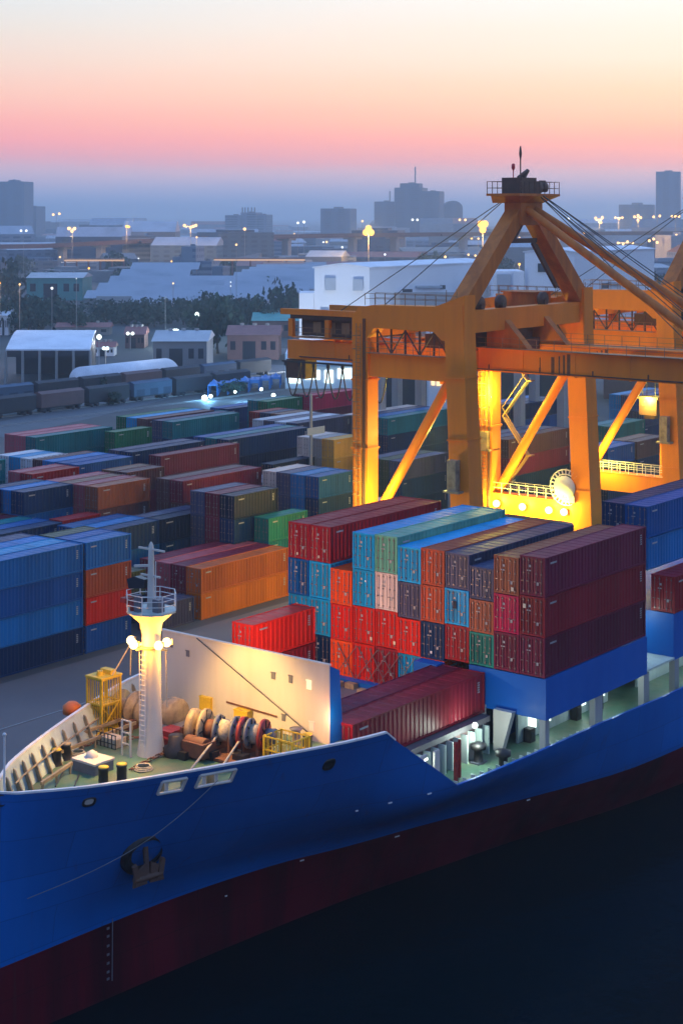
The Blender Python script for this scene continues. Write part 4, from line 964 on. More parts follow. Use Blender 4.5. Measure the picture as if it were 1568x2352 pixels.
# spokes on the drum flanges, guards and pipe runs around the winches
b = MB()
for tt, rr in ((.235,1.2),(.405,.95),(.605,.93),(.705,.95),(.775,.9),(.945,.94)):
    for k in range(8):
        a = 2*math.pi*k/8; e1 = Vector((0,0,1)); e2 = ax.cross(e1).normalized(); c = A+ax*ln*tt
        d = e1*math.cos(a)+e2*math.sin(a); b.tube(c+d*.45, c+d*rr, .05, 5)
b.build('flange_spokes', 'black_steel', win)
for tt in (.12, .48, .84):
    b = MB(); c = A+ax*ln*tt; b.box(c.x-1.9, c.x-1.2, c.y-.45, c.y+.45, FD+.01, FD+.55); b.tube((c.x-1.5, c.y, FD+.5), (c.x-1.5, c.y, FD+1.25), .04, 6); b.tube((c.x-1.65, c.y, FD+1.25), (c.x-1.35, c.y, FD+1.25), .03, 6)
    b.build('brake_lever', 'black_steel', win)
# ------------------------------------------------------------------ quay cranes
X1, X2, YW, YL = 135.3, 158.6, 90.0, 102.5
XB1, XB2 = 143.0, 150.6
def quay_crane():
    cr = thing('quay_crane', (147, 96, QZ), 'complete orange gantry crane behind the ship with a railed tower top against the sky', 'crane', 'ship to shore cranes on the quay')
    O = 'crane_orange'
    def part(nm, b, m=O, par=None): return b.build(nm, m, par or cr)
    # legs, leaning on the waterside
    for x in (X1, X2):
        b = MB(); b.beam((x, YW-.4, 6.2), (x, YW+1.0, 35.2), 2.5, 2.3, up=(0,1,0), w2=2.1, h2=2.2)
        for z in (14, 22, 28.0): b.beam((x, YW-.4+1.4*(z-6.2)/29-0, z), (x, YW-.4+1.4*(z+.12-6.2)/29, z+.12), 2.56, 2.4, up=(0,1,0))
        part('leg', b)
        b = MB(); b.beam((x, YL, 6.2), (x, YL, 34.0), 1.8, 1.9, up=(0,1,0))
        for z in (13, 20, 27): b.beam((x, YL, z), (x, YL, z+.12), 1.88, 1.98, up=(0,1,0))
        part('leg', b)
        # portal beam with haunched ends, girder-level cross beam, sill, brace
        b = MB(); b.extrude([(x-.95, YL+1.0, 30.6),(x-.95, YL+1.0, 33.6),(x-.95, YL+.2, 34.6),(x-.95, YL-1.6, 34.9),(x-.95, YW+3.2, 35.0),(x-.95, YW-.3, 36.2),(x-.95, YW-.3, 31.4),(x-.95, YW+2.4, 31.7),(x-.95, YW+3.4, 32.5),(x-.95, YL-1.8, 32.6),(x-.95, YL-1.0, 31.6)], (1.9,0,0))
        part('portal_beam', b)
        b = MB(); b.box(x-.55, x+.55, YW+1.6, YL-.9, 27.6, 30.0); part('cross_beam', b)
        b = MB(); b.box(x-.75, x+.75, YW+.9, YL-.9, 10.5, 12.6); b.box(x-.82, x+.82, YW+.9, YL-.9, 12.602, 12.7); part('sill_beam', b)
        b = MB(); b.tube((x+.2, YW+1.8, 28.2), (x+.2, YL-1.2, 13.0), .52, 12); part('diagonal_brace', b)
        b = MB()
        for yy in [YW+1.2+i*1.15 for i in range(10)]: b.box(x-.72, x-.66, yy, yy+.05, 12.7, 13.9); b.box(x+.66, x+.72, yy, yy+.05, 12.7, 13.9)
        for z in (13.3, 13.86): b.box(x-.715, x-.665, YW+1.3, YL-1, z, z+.05); b.box(x+.665, x+.715, YW+1.3, YL-1, z, z+.05)
        part('walkway_rail', b, 'rim_white')
    for y in (YW-.2, YL):
        b = MB(); b.box(X1+1.05, X2-1.05, y-.7, y+.7, 5.0, 7.0); part('bogie_beam', b)
        for x in (X1, X2):
            b = MB(); b.box(x-3.2, x+3.2, y-.5, y+.5, QZ+.9, 4.98); 
            for k in (-2.6,-1.5,-.5,.5,1.5,2.6): b.lathe((x+k, y-.25, QZ+.45), (0,1,0), [(0,.1),(0,.45),(.5,.45),(.5,.1)], 12)
            part('wheel_bogie', b, 'crane_dark')
        zt = 33.0 if y < 95 else 32.2
        yy = YW+1.0 if y < 95 else YL
        b = MB(); b.box(X1+1.0, X2-1.0, yy-.8, yy+.8, zt-.6, zt+1.6); part('longitudinal_beam', b)
    # ladders, conduits, flange joints on the legs; hand rails on top of the portal beams
    for x in (X1, X2):
        b = MB()
        for s in (-.28, .28): b.box(x-1.22, x-1.17, YL+s-.03, YL+s+.03, 12.9, 33)
        for k in range(50): b.box(x-1.21, x-1.18, YL-.25, YL+.25, 13.0+.4*k, 13.04+.4*k)
        for k in range(14): b.box(x-1.75, x-1.71, YL-.38, YL+.38, 14.2+1.35*k, 14.26+1.35*k); b.box(x-1.71, x-1.22, YL-.38, YL-.34, 14.2+1.35*k, 14.26+1.35*k); b.box(x-1.71, x-1.22, YL+.34, YL+.38, 14.2+1.35*k, 14.26+1.35*k)
        part('caged_ladder', b, 'crane_rail')
        b = MB(); b.tube((x-1.05, YL-.7, 7), (x-1.05, YL-.7, 33.5), .07, 6); b.tube((x-1.05, YL-.5, 7), (x-1.05, YL-.5, 33.5), .05, 6); part('conduit', b, 'crane_dark')
        b = MB()
        for i in range(10):
            yy = YW+.6+i*1.25; zt_ = 35.0 if yy > YW+2 else 35.6
            for xx in (x-.9, x+.86): b.box(xx, xx+.05, yy, yy+.05, zt_-.1, zt_+1.1)
        for zz in (35.55, 36.05):
            for xx in (x-.9, x+.86): b.box(xx, xx+.05, YW+.6, YL-.6, zz, zz+.05)
        part('portal_rail', b, 'crane_rail')
        b = MB()
        for (yc, z0, w_) in ((YL, 20.0, 2.1), (YL, 27.0, 2.1)): b.box(x-w_/2, x+w_/2, yc-w_/2-.02, yc+w_/2+.02, z0+.14, z0+.3)
        part('flange_joint', b)
    # twin box girders: boom over the ship, back reach over the yard
    for xb in (XB1, XB2):
        b = MB(); b.box(xb-.6, xb+.6, 48, 93.4, 28.1, 30.4); b.box(xb-.6, xb+.6, 93.5, 118.8, 28.0, 30.1)
        for y in range(52, 118, 6): b.box(xb-.64, xb+.64, y, y+.10, 28.02, 30.42)
        b.box(xb-.85, xb+.85, 48, 118, 30.42, 30.52); part('boom_girder', b)
        b = MB(); [b.box(xb-.625, xb-.601, y0, y1, 28.2, 30.3-k*.12) for k, (y0, y1) in enumerate([(82.6,82.95),(83.2,83.4),(83.75,83.9),(84.4,84.75),(86.0,86.08)])]
        part('rust_stain_plate', b, 'rust_brown')
    for xb in (XB1, XB2):
        for y in (YW+1.0, YL):
            b = MB(); b.box(xb-.4, xb+.4, y-.5, y+.5, 30.53, 32.35 if y < 95 else 31.55); part('hanger', b)
    for y in (50, 60, 70, 80, 112, 118):
        b = MB(); b.box(XB1+.9, XB2-.9, y-.35, y+.35, 28.5, 29.8); part('girder_tie', b)
    b = MB()
    for s, xx in ((-1, XB1-1.3), (1, XB2+1.3)):
        for y in range(50, 118, 2): b.box(xx-.02, xx+.02, y, y+.05, 30.5, 31.6)
        for z in (31.05, 31.58): b.box(xx-.02, xx+.02, 50, 117, z, z+.04)
        b.box(xx-.35*s-.35, xx-.35*s+.35, 50, 117, 30.53, 30.58)
    part('girder_walkway', b, 'crane_rail')
    # machinery house, trolley and the looped festoon cables under the back reach
    b = MB(); b.box(XB1+.2, XB2-.2, 108.5, 117.4, 30.6, 32.5); b.box(XB1-.6, XB2+.6, 108, 118.4, 32.51, 32.95)
    mh = part('machinery_house', b, 'crane_dark')
    for y in (112.6, 114.6, 116.6):
        b = MB(); b.box(XB1+.13, XB1+.199, y-2, y-.9, 31.0, 32.2); part('louvre', b, 'crane_rail', mh)
    for xx in (XB1-.6, XB2+.6):
        b = MB(); b.box(xx-.3, xx+.3, 103.6, 119.6, 32.96, 33.6); part('overhang_beam', b, 'crane_orange')
    for yy in (108.2, 113.0, 118.2):
        b = MB(); b.box(XB1-.85, XB1-.35, yy-.3, yy+.3, 30.53, 32.5); part('overhang_post', b, 'crane_orange')
    b = MB(); b.box(XB1-.4, XB1+1.6, 116.4, 119.2, 25.8, 27.9); part('counterweight', b, 'crane_dark')
    b = MB()
    for i in range(7):
        y0 = 118.3-i*2.0; pts = [(XB1-1.5, y0-2.0*t, 27.6-3.6*math.sin(math.pi*t)**.8) for t in [k/10 for k in range(11)]]; b.path(pts, .085, 5)
        b.box(XB1-1.56, XB1-1.44, y0-.2, y0+.2, 27.3, 27.7)
    b.box(XB1-1.6, XB1-1.4, 104.0, 118.8, 27.7, 27.9)
    part('festoon_cable', b, 'cable')
    # trolley and cab
    b = MB(); b.box(XB1+.7, XB2-.7, 90.6, 95.2, 30.0, 31.2); b.box(XB1+1.2, XB2-1.2, 91.2, 94.6, 31.2, 32.3); part('trolley', b, 'crane_dark')
    b = MB(); b.box(XB2-3.2, XB2-.9, 99.2, 101.6, 25.8, 27.6); b.box(XB2-3.0, XB2-1.1, 99.4, 101.4, 27.6, 30.0); cab = part('operator_cab', b, 'crane_orange')
    b = MB(); b.box(XB2-3.25, XB2-3.201, 99.4, 101.4, 26.2, 27.3); b.box(XB2-3.0, XB2-1.0, 99.15, 99.199, 26.2, 27.3); part('cab_window', b, 'window_dark', cab)
    # tower: two legs from the waterside corners to the top, inner frame, forestays
    AP = Vector((147, YW+.8, 44.6))
    for x in (X1, X2):
        b = MB(); b.beam((x, YW+.9, 34.8), (AP.x+(-1.1 if x < AP.x else 1.1), AP.y, AP.z), 1.75, 1.8, up=(0,1,0), w2=1.5, h2=1.6); part('tower_leg', b, 'crane_weathered')
    b = MB(); b.box(AP.x-2.1, AP.x+2.1, AP.y-1.0, AP.y+1.0, 43.0, 45.5); b.extrude([(AP.x-3.9, AP.y-1.9, 46.0),(AP.x+3.9, AP.y-1.9, 46.0),(AP.x+2.2, AP.y-1.0, 45.3),(AP.x-2.2, AP.y-1.0, 45.3)], (0,3.4,0)); b.box(AP.x-4.0, AP.x+4.0, AP.y-2.0, AP.y+2.0, 46.01, 46.25); part('tower_head', b, 'crane_weathered')
    b = MB()
    for z0, z1, w in ((41.2, 43, 1.0),): pass
    b.beam((AP.x-2.4, AP.y, 41.4), (AP.x+2.4, AP.y, 41.4), .35, .5); b.beam((AP.x-2.0, AP.y, 41.4), (AP.x, AP.y, 43.4), .25, .25); b.beam((AP.x+1.8, AP.y, 41.2), (AP.x+6.6, AP.y, 36.4), .3, .5); b.beam((AP.x+2.6, AP.y, 41.0), (AP.x+7.2, AP.y, 36.2), .12, .12)
    part('inner_tie', b, 'crane_dark')
    b = MB()
    for i in range(9):
        for yy in (-1.95, 1.95):
            x = AP.x-3.9+i*.975; b.box(x-.03, x+.03, AP.y+yy-.03, AP.y+yy+.03, 46.25, 47.5)
    for z in (46.8, 47.46):
        for yy in (-1.95, 1.95): b.box(AP.x-3.9, AP.x+3.9, AP.y+yy-.025, AP.y+yy+.025, z, z+.05)
        for xx in (-3.9, 3.9): b.box(AP.x+xx-.025, AP.x+xx+.025, AP.y-1.92, AP.y+1.92, z, z+.05)
    part('top_rail', b, 'crane_dark')
    b = MB(); b.box(AP.x-2.3, AP.x+.6, AP.y-1.2, AP.y+1.2, 46.25, 47.9); b.box(AP.x+.6, AP.x+1.6, AP.y-1.0, AP.y+1.0, 46.25, 47.5)
    for xx, r in ((2.0,.65),(3.2,.5)): b.lathe((AP.x+xx, AP.y-.8, 46.95), (0,1,0), [(0,.1),(0,r),(1.6,r),(1.6,.1)], 16)
    b.tube((AP.x-1.0, AP.y, 47.9), (AP.x-.2, AP.y-.4, 48.5), .22, 8); b.tube((AP.x+.0, AP.y, 47.9), (AP.x+.8, AP.y, 48.7), .22, 8); b.beam((AP.x+3.3, AP.y, 47.5), (AP.x+4.2, AP.y, 47.5), .3, .4)
    part('sheave_machinery', b, 'crane_dark')
    b = MB(); b.tube((AP.x-.6, AP.y, 47.9), (AP.x-.6, AP.y, 51.2), .07, 6); b.lathe((AP.x-.6, AP.y, 49.8), (0,0,1), [(0,.07),(.6,.16),(1.2,.1),(1.4,.02)], 8); part('mast_pole', b, 'crane_dark')
    b = MB(); b.tube((AP.x-2.0, AP.y, 47.9), (AP.x-2.0, AP.y, 49.3), .05, 6); b.lathe((AP.x-2.0, AP.y, 48.6), (0,0,1), [(0,.05),(.3,.2),(.7,.16),(.75,.05)], 8); part('beacon', b, 'flag_red')
    for xb in (XB1, XB2):
        b = MB(); b.tube((AP.x+(-.8 if xb < AP.x else .8), AP.y-.9, 44.6), (xb, 66.0, 30.5), .42, 10); part('forestay', b, 'crane_weathered')
    b = MB()
    for xb in (XB1+1.5, XB2-1.5, XB2+.2):
        for k in (0, 1): b.tube((AP.x+.6, AP.y-1.6, 46.0+.3*k), (xb, 70.0-4*k, 31.0), .05, 5)
    b.tube((AP.x, AP.y+1.8, 46), (XB1, 112, 33.4), .05, 5); b.tube((AP.x, AP.y+1.8, 46), (XB2, 112, 33.4), .05, 5)
    part('hoist_ropes', b, 'cable')
    # lattice between the portal beam and the cross beam, hanging service walkway, cable trays
    for x in (X1, X2):
        b = MB()
        ys = [YW+2.2+i*1.75 for i in range(6)]
        for i, yy in enumerate(ys):
            b.box(x-.08, x+.08, yy-.08, yy+.08, 30.0, 32.6)
            if i: b.beam((x, ys[i-1], 30.0 if i % 2 else 32.4), (x, yy, 32.4 if i % 2 else 30.0), .12, .12, up=(1,0,0))
        part('lattice', b, 'crane_dark')
        b = MB(); b.box(x-1.5, x-.6, YW+2.2, YL-1.1, 30.04, 30.1)
        for i in range(9): b.box(x-1.5, x-1.46, YW+2.3+i*1.05, YW+2.34+i*1.05, 30.1, 31.2)
        for z in (30.6, 31.16): b.box(x-1.5, x-1.46, YW+2.2, YL-1.1, z, z+.04)
        part('service_walkway', b, 'crane_rail')
    b = MB()
    for y in range(50, 116, 6): b.box(XB1-.70, XB1-.62, y, y+.10, 28.36, 28.8)
    b.box(XB1-.75, XB1-.62, 50, 117, 28.25, 28.36)
    part('cable_tray', b, 'crane_dark')
    b = MB(); b.box(X2-5.0, X2-1.6, YW+3.5, YW+7.5, 33.0, 35.6); b.box(X2-5.2, X2-1.4, YW+3.3, YW+7.7, 35.61, 35.75); b.box(X2-4.2, X2-3.2, YW+3.42, YW+3.5, 33.1, 35.0); part('switch_house', b, 'crane_weathered')
    b = MB()
    for xx in (X1+4, X1+8, X2-7):
        b.lathe((xx, YW+1.0, 35.1), (0,1,0), [(0,.1),(0,.8),(.5,.8),(.5,.1)], 16); b.box(xx-.3, xx+.3, YW+.8, YW+1.7, 34.3, 35.1)
    part('sheave', b, 'crane_dark')
    # boom heel hinge between the towers, sloped plates seen over the girders
    for xb in (XB1, XB2):
        b = MB(); b.extrude([(xb-.5, 87.5, 30.53),(xb-.5, 92.4, 30.53),(xb-.5, 92.4, 33.4),(xb-.5, 90.2, 33.4)], (1.0,0,0)); part('hinge_plate', b, 'crane_weathered')
    b = MB(); b.box(X1+2.2, X2-2.2, YW+3.0, YW+6.6, 30.6, 32.0); b.box(X1+5, X2-8, YW+3.2, YW+6.2, 32.0, 33.7); part('winch_platform', b, 'crane_dark')
    # stairs, electrical cabinets, cable reel on the far frame
    b = MB()
    for k in range(4):
        z0 = 12.8+k*4.2; yy = (YL-1.2, YL-4.4) if k % 2 == 0 else (YL-4.4, YL-1.2)
        b.beam((X2+1.2, yy[0], z0), (X2+1.2, yy[1], z0+4.2), .7, .12); b.beam((X2+.8, yy[0], z0+1.0), (X2+.8, yy[1], z0+5.2), .06, .06); b.box(X2+.8, X2+1.6, min(yy)-.6, min(yy), z0+4.15 if yy[1] < yy[0] else z0, (z0+4.25) if yy[1] < yy[0] else z0+.1)
    part('stair_flight', b, 'crane_rail')
    b = MB(); b.box(X2-1.5, X2+.6, YL-.95, YL-.3-.0+1.2, 17.4, 17.6); b.box(X2-1.6, X2-.96, YL-.7, YL+.8, 17.6, 19.6); part('service_landing', b, 'winch_beige')
    b = MB(); b.box(X1-2.2, X1-1.25, YW-.4, YW+1.4, 17.0, 17.2); b.box(X1-2.1, X1-1.3, YW+.0, YW+1.0, 17.2, 20.2); part('service_cabinet', b, 'winch_beige')
    b = MB(); c = Vector((X2-1.1, YW+1.9, 14.3))
    for k in range(24):
        a0, a1 = 2*math.pi*k/24, 2*math.pi*(k+1)/24
        for r in (1.95, 1.45, .6): b.tube(c+Vector((0,math.cos(a0)*r,math.sin(a0)*r)), c+Vector((0,math.cos(a1)*r,math.sin(a1)*r)), .07, 5)
        if k % 1 == 0: b.tube(c+Vector((0,math.cos(a0)*1.4,math.sin(a0)*1.4)), c+Vector((0,math.cos(a0)*2.0,math.sin(a0)*2.0)), .09, 5)
        if k % 3 == 0: b.tube(c, c+Vector((0,math.cos(a0)*1.4,math.sin(a0)*1.4)), .05, 5)
    b.lathe(c-Vector((.3,0,0)), (1,0,0), [(0,.1),(0,1.3),(.1,1.3),(.12,.6),(.5,.6)], 20)
    b.box(c.x-.3, c.x+.6, c.y-1.2, c.y+.3, 12.72, 13.5)
    part('cable_reel', b, 'rim_white')
    # lamps: a row along the far sill, floods beneath the cross beam
    for y in (100.8, 97.4, 94.0, 92.1):
        b = MB(); b.box(X2-1.1, X2-.76, y-.25, y+.25, 11.4, 11.8); fl = part('floodlight', b, 'winch_beige')
        b = MB(); b.sphere((X2-1.2, y, 11.6), .42, 10); part('lamp_glass', b, 'lamp_gold', fl)
        light('sill_light', (X2-1.9, y, 11.7), 2300, (1,.84,.10), cr, .3)
    for y in (98.5, 101.2):
        b = MB(); b.box(X2-1.3, X2-.6, y-.5, y+.5, 27.1, 27.3); fl = part('floodlight', b, 'winch_beige')
        b = MB(); b.box(X2-1.25, X2-.65, y-.45, y+.45, 27.03, 27.099); part('lamp_glass', b, 'lamp_gold', fl)
    light('portal_light', (X2-2.4, 101.0, 24.0), 5200, (1,.84,.12), cr, .4)
    light('portal_light', (X1-3.0, 99.0, 15.0), 4400, (1,.84,.12), cr, .4)
    light('portal_light', (X1+6, 97.0, 21.0), 3600, (1,.78,.14), cr, .4)
    return cr
crane1 = quay_crane()
crane2 = copy_tree(crane1); crane2.location.x += 44.5
crane2['label'] = 'orange gantry crane cut off by the right edge, its tower top out of view'
x, y, z = atX(1494, 932, 187.5)
hk = thing('spreader_headblock', (x, y, z-1.5), 'small brown headblock hanging on ropes inside the right crane', 'headblock')
b = MB(); b.prism([(x-.9,y-1.2),(x+.9,y-1.2),(x+.9,y+1.2),(x-.9,y+1.2)], z-1.1, z+.9); b.box(x-1.1, x+1.1, y-1.5, y+1.5, z+.9, z+1.2); b.box(x-.5, x+.5, y-.7, y+.7, z-1.6, z-1.1); b.build('block_body', 'crane_dark', hk)
b = MB(); 
for dx_ in (-.6, .6):
    for dy_ in (-.9, .9): b.tube((x+dx_, y+dy_, z+1.2), (x+dx_, y+dy_, 28.0), .05, 5)
b.build('hoist_rope', 'cable', hk)
b = MB(); b.box(x-.95, x-.901, y-.9, y-.2, z, z+.5); b.box(x-.95, x-.901, y+.2, y+.9, z, z+.5); b.build('sheave_plate', 'crane_dark', hk)
# red signal lamp hung beyond the first portal
x, y, z = atY(909, 848, 104); b = MB(); b.box(x-.3, x+.3, y-.5, y+.5, z-.5, z+.5); 
b.tube((x, y, z+.5), (x, y, 28.0), .04, 5)
o = b.build('signal_lamp', 'lamp_red', None, (x, y, z)); tag(o, 'square red signal lamp glowing under the crane back reach', 'lamp')
# rails and lane lines on the quay
b = MB()
for y in (YW-.2, YL): b.box(-100, 700, y-.06, y+.06, QZ+.004, QZ+.06)
tag(b.build('crane_rails', 'grey_steel'), kind='structure')
b = MB()
for i in range(60):
    x = -50+i*14; b.box(x, x+2, 88.0, 88.5, QZ, QZ+.35)
tag(b.build('quay_kerb', 'concrete'), kind='structure')
# yard light pole
x, y, z = W(714, 1066, 10.0)
pole = thing('yard_light_pole', (x, y, QZ), 'slim grey pole with small crossed sign board amid the containers', 'pole')
b = MB(); b.tube((x, y, QZ), (x, y, 44-(905-495)/3800*math.hypot(x, y)), .28, 8, r2=.2); b.build('shaft', 'grey_steel', pole)
b = MB(); zz = 44-(990-495)/3800*(x*C_+y*S_); b.box(x-1.2, x+2.6, y-.35, y-.3, zz-.5, zz+.5); b.build('sign_board', 'roof_metal', pole)
# grey yard gantries (rubber tyred) whose legs stand beyond the portal
def rtg(px, d, w, label, ztop=26):
    x, y, _ = atD(px, 900, d); t = thing('yard_gantry', (x, y, QZ), label, 'yard crane', 'grey yard gantries beyond the quay cranes')
    for k in (0, 1):
        b = MB(); b.beam((x+k*w, y, QZ), (x+k*w, y, ztop), 1.3, 1.3, up=(0,1,0)); b.build('leg', 'grey_steel', t)
        b = MB(); b.beam((x+k*w+4.5, y+8, QZ), (x+k*w+4.5, y+8, ztop), 1.3, 1.3, up=(0,1,0)); b.build('leg', 'grey_steel', t)
    b = MB(); b.box(x-1, x+w+1, y-.8, y+.8, ztop, ztop+1.6); b.build('top_beam', 'grey_steel', t)
    b = MB(); b.box(x+3.5, x+w+5.5, y+7.2, y+8.8, ztop, ztop+1.6); b.build('top_beam', 'grey_steel', t)
    b = MB(); b.box(x+w*.35, x+w*.35+2.2, y-2.2, y-.9, ztop-5, ztop-1); b.build('cabin', 'wall_dark', t)
    b = MB(); b.box(x+w*.35-.04, x+w*.35-.001, y-2.1, y-1, ztop-4.5, ztop-2.5); b.box(x+w*.35+.2, x+w*.35+2, y-2.24, y-2.201, ztop-4.5, ztop-2.5); b.build('cabin_window', 'window_lit', t)
    b = MB(); 
    for k in (0,1): b.box(x+k*w-1.6, x+k*w+1.6, y-.7, y+.7, QZ, QZ+1.4)
    b.build('wheel_beam', 'wall_dark', t)
rtg(873, 262, 11, 'grey yard gantry whose leg shows just right of the left crane leg')
rtg(1192, 255, 13, 'grey yard gantry with several legs showing inside the tall portal')
# ------------------------------------------------------------------ beyond the yard
def facade(name, c, w, scale, rough=.7):
    m = bpy.data.materials.new(name); nt = nodes(m); L = nt.links
    o = N(nt, 'ShaderNodeOutputMaterial'); b = N(nt, 'ShaderNodeBsdfPrincipled'); b.inputs['Roughness'].default_value = rough
    tc = N(nt, 'ShaderNodeTexCoord'); sp = N(nt, 'ShaderNodeSeparateXYZ'); L.new(tc.outputs['Object'], sp.inputs[0])
    ad = N(nt, 'ShaderNodeMath', operation='ADD'); L.new(sp.outputs[0], ad.inputs[0]); L.new(sp.outputs[1], ad.inputs[1])
    cb = N(nt, 'ShaderNodeCombineXYZ'); L.new(ad.outputs[0], cb.inputs[0]); L.new(sp.outputs[2], cb.inputs[1])
    br = N(nt, 'ShaderNodeTexBrick'); br.offset = 0; br.inputs['Scale'].default_value = 1.; br.inputs['Brick Width'].default_value = scale; br.inputs['Row Height'].default_value = 3.4; br.inputs['Mortar Size'].default_value = .9
    br.inputs['Color1'].default_value = (*w, 1); br.inputs['Color2'].default_value = tuple(v*1.8 for v in w)+(1,); br.inputs['Mortar'].default_value = (*c, 1)
    L.new(cb.outputs[0], br.inputs[0]); L.new(br.outputs[0], b.inputs['Base Color']); L.new(b.outputs[0], o.inputs[0]); MATS[name] = m
facade('tower_blue', (.05,.10,.17), (.02,.045,.09), 4.2); facade('tower_grey', (.10,.16,.24), (.04,.07,.12), 3.6); facade('tower_pale', (.22,.27,.34), (.08,.11,.16), 5.0)
def corrug(name, c, c2, s):
    m = bpy.data.materials.new(name); nt = nodes(m); L = nt.links
    o = N(nt, 'ShaderNodeOutputMaterial'); b = N(nt, 'ShaderNodeBsdfPrincipled'); b.inputs['Roughness'].default_value = .45
    tc = N(nt, 'ShaderNodeTexCoord'); wv = N(nt, 'ShaderNodeTexWave'); wv.inputs['Scale'].default_value = s; wv.inputs['Distortion'].default_value = .6; L.new(tc.outputs['Object'], wv.inputs[0])
    ns = N(nt, 'ShaderNodeTexNoise'); ns.inputs['Scale'].default_value = .06; ns.inputs['Detail'].default_value = 8; L.new(tc.outputs['Object'], ns.inputs[0])
    mu = N(nt, 'ShaderNodeMath', operation='MULTIPLY'); L.new(wv.outputs['Fac'], mu.inputs[0]); L.new(ns.outputs[0], mu.inputs[1])
    mx = N(nt, 'ShaderNodeMix', data_type='RGBA'); mx.inputs[6].default_value = (*c2, 1); mx.inputs[7].default_value = (*c, 1); rp = N(nt, 'ShaderNodeMapRange'); rp.inputs[1].default_value = .1; rp.inputs[2].default_value = .45
    L.new(mu.outputs[0], rp.inputs[0]); L.new(rp.outputs[0], mx.inputs[0]); L.new(mx.outputs[2], b.inputs['Base Color']); L.new(b.outputs[0], o.inputs[0]); MATS[name] = m
corrug('roof_corrugated', (.36,.41,.50), (.09,.13,.20), .5)
RX, DX = Vector((S_, -C_, 0)), Vector((C_, S_, 0))       # sideways and away from the view, for placing only
def gd(yb): return F_*(H-QZ)/(yb-YH_)
def blk(b, xl, xr, yt, d, deep, yb_z=QZ, mi=0, rot=0.):
    """box at distance d spanning picture columns xl..xr with its top at row yt"""
    zt = H-(yt-YH_)*d/F_
    p = Vector(atD(xl, 600, d)); q = Vector(atD(xr, 600, d)); p.z = q.z = 0
    dv = DX*math.cos(rot)+RX*math.sin(rot)
    pts = [(p.x,p.y),(q.x,q.y),(q.x+dv.x*deep,q.y+dv.y*deep),(p.x+dv.x*deep,p.y+dv.y*deep)]
    b.prism(pts, yb_z, zt, mi); return zt, pts
def tower(name, parts, d, label, m, group=None, cat='building', extra=None):
    x0 = sum(p[1] for p in parts)/len(parts); o = atD(x0, 600, d); o = (o[0], o[1], QZ)
    t = thing(name, o, label, cat, group)
    for i, (nm, xl, xr, yt, dd, deep) in enumerate(parts):
        b = MB(); zt, pts = blk(b, xl, xr, yt, d+dd, deep, QZ, rot=.25); b.build(nm, m, t)
        b = MB(); c = sum((Vector((*q, 0)) for q in pts), Vector())/4
        w = (xr-xl)/F_*d; b.box(c.x-w*.12, c.x+w*.12, c.y-w*.12, c.y+w*.12, zt, zt+max(1.2, w*.06)); b.build('roof_plant', 'wall_city', t)
    return t
tower('office_tower', [('tower_block', 0, 56, 417, 0, 40), ('lift_core', 20, 36, 413, 10, 20), ('side_wing', 56, 84, 474, 60, 40)], 3000, 'tall slab tower at the left edge of the skyline', 'tower_blue')
tower('office_tower', [('tower_block', 1505, 1560, 394, 0, 40), ('podium', 1420, 1500, 470, 80, 50)], 3000, 'tall slab tower at the right edge of the skyline', 'tower_grey')
t = tower('hotel_building', [('left_wing', 859, 905, 463, 0, 45), ('centre_block', 905, 968, 431, 5, 50), ('roof_tier', 918, 962, 421, 12, 30), ('right_wing', 968, 1008, 439, 2, 45)], 2800, 'large stepped city building with tiered roof, widest on the skyline', 'tower_blue')
b = MB(); p = atD(953, 421, 2812); b.tube(p, (p[0], p[1], p[2]+28), 1.2, 6); p = atD(895, 463, 2805); b.tube(p, (p[0], p[1], p[2]+18), 1.1, 6); b.build('roof_mast', 'wall_city', t)
t = thing('domed_building', (*atD(1040, 600, 2900)[:2], QZ), 'round topped block standing right beside the stepped city building', 'building')
b = MB(); pts = []
for k in range(13):
    a = math.pi*k/12; pts.append((1040-22*math.cos(a), 478-17*math.sin(a)))
P3 = [Vector(atD(px, py, 2900)) for px, py in pts]; base = [Vector(atD(1062, 560, 2900)), Vector(atD(1018, 560, 2900))]
for v in base: v.z = QZ
b.extrude([tuple(v) for v in P3+base], DX*60); b.build('vaulted_block', 'tower_blue', t)
tower('flat_block', [('main_block', 736, 804, 479, 0, 40)], 2500, 'plain flat topped block left of the stepped city building', 'tower_grey')
t = tower('crowned_block', [('left_block', 517, 552, 494, 0, 30), ('middle_block', 553, 588, 488, 4, 30), ('right_block', 589, 612, 493, 8, 30)], 2300, 'three part block with scaffold crown under the pink sky', 'tower_pale')
b = MB()
for px in (557, 563, 570, 578, 585):
    p = atD(px, 488, 2304); b.box(p[0]-.6, p[0]+.6, p[1]-.6, p[1]+.6, p[2], p[2]+7)
b.build('roof_frame', 'wall_city', t)
tower('panel_building', [('main_block', 182, 218, 516, 0, 30), ('shadow_block', 219, 229, 517, 6, 30)], 2300, 'square pale panel building left of the small lit spire', 'tower_grey')
tower('low_office', [('left_part', 255, 290, 530, 0, 30), ('right_part', 291, 336, 527, 5, 30)], 2200, 'dark low office block under the small lit spire', 'tower_blue')
tower('white_tower_house', [('stair_tower', 417, 450, 566, 0, 14), ('left_floors', 396, 416, 590, 3, 12), ('right_floors', 451, 486, 600, 3, 14)], 900, 'white stair tower with open floors below the highway', 'tower_pale')
tower('green_house', [('main_block', 487, 512, 612, 0, 12)], 880, 'small greenish house right of the white stair tower', 'tower_grey')
tower('blue_warehouse', [('main_block', 45, 120, 575, 0, 40), ('low_part', 60, 160, 600, -40, 30)], 1300, 'blue stepped warehouse far behind the left trees', 'tower_blue')
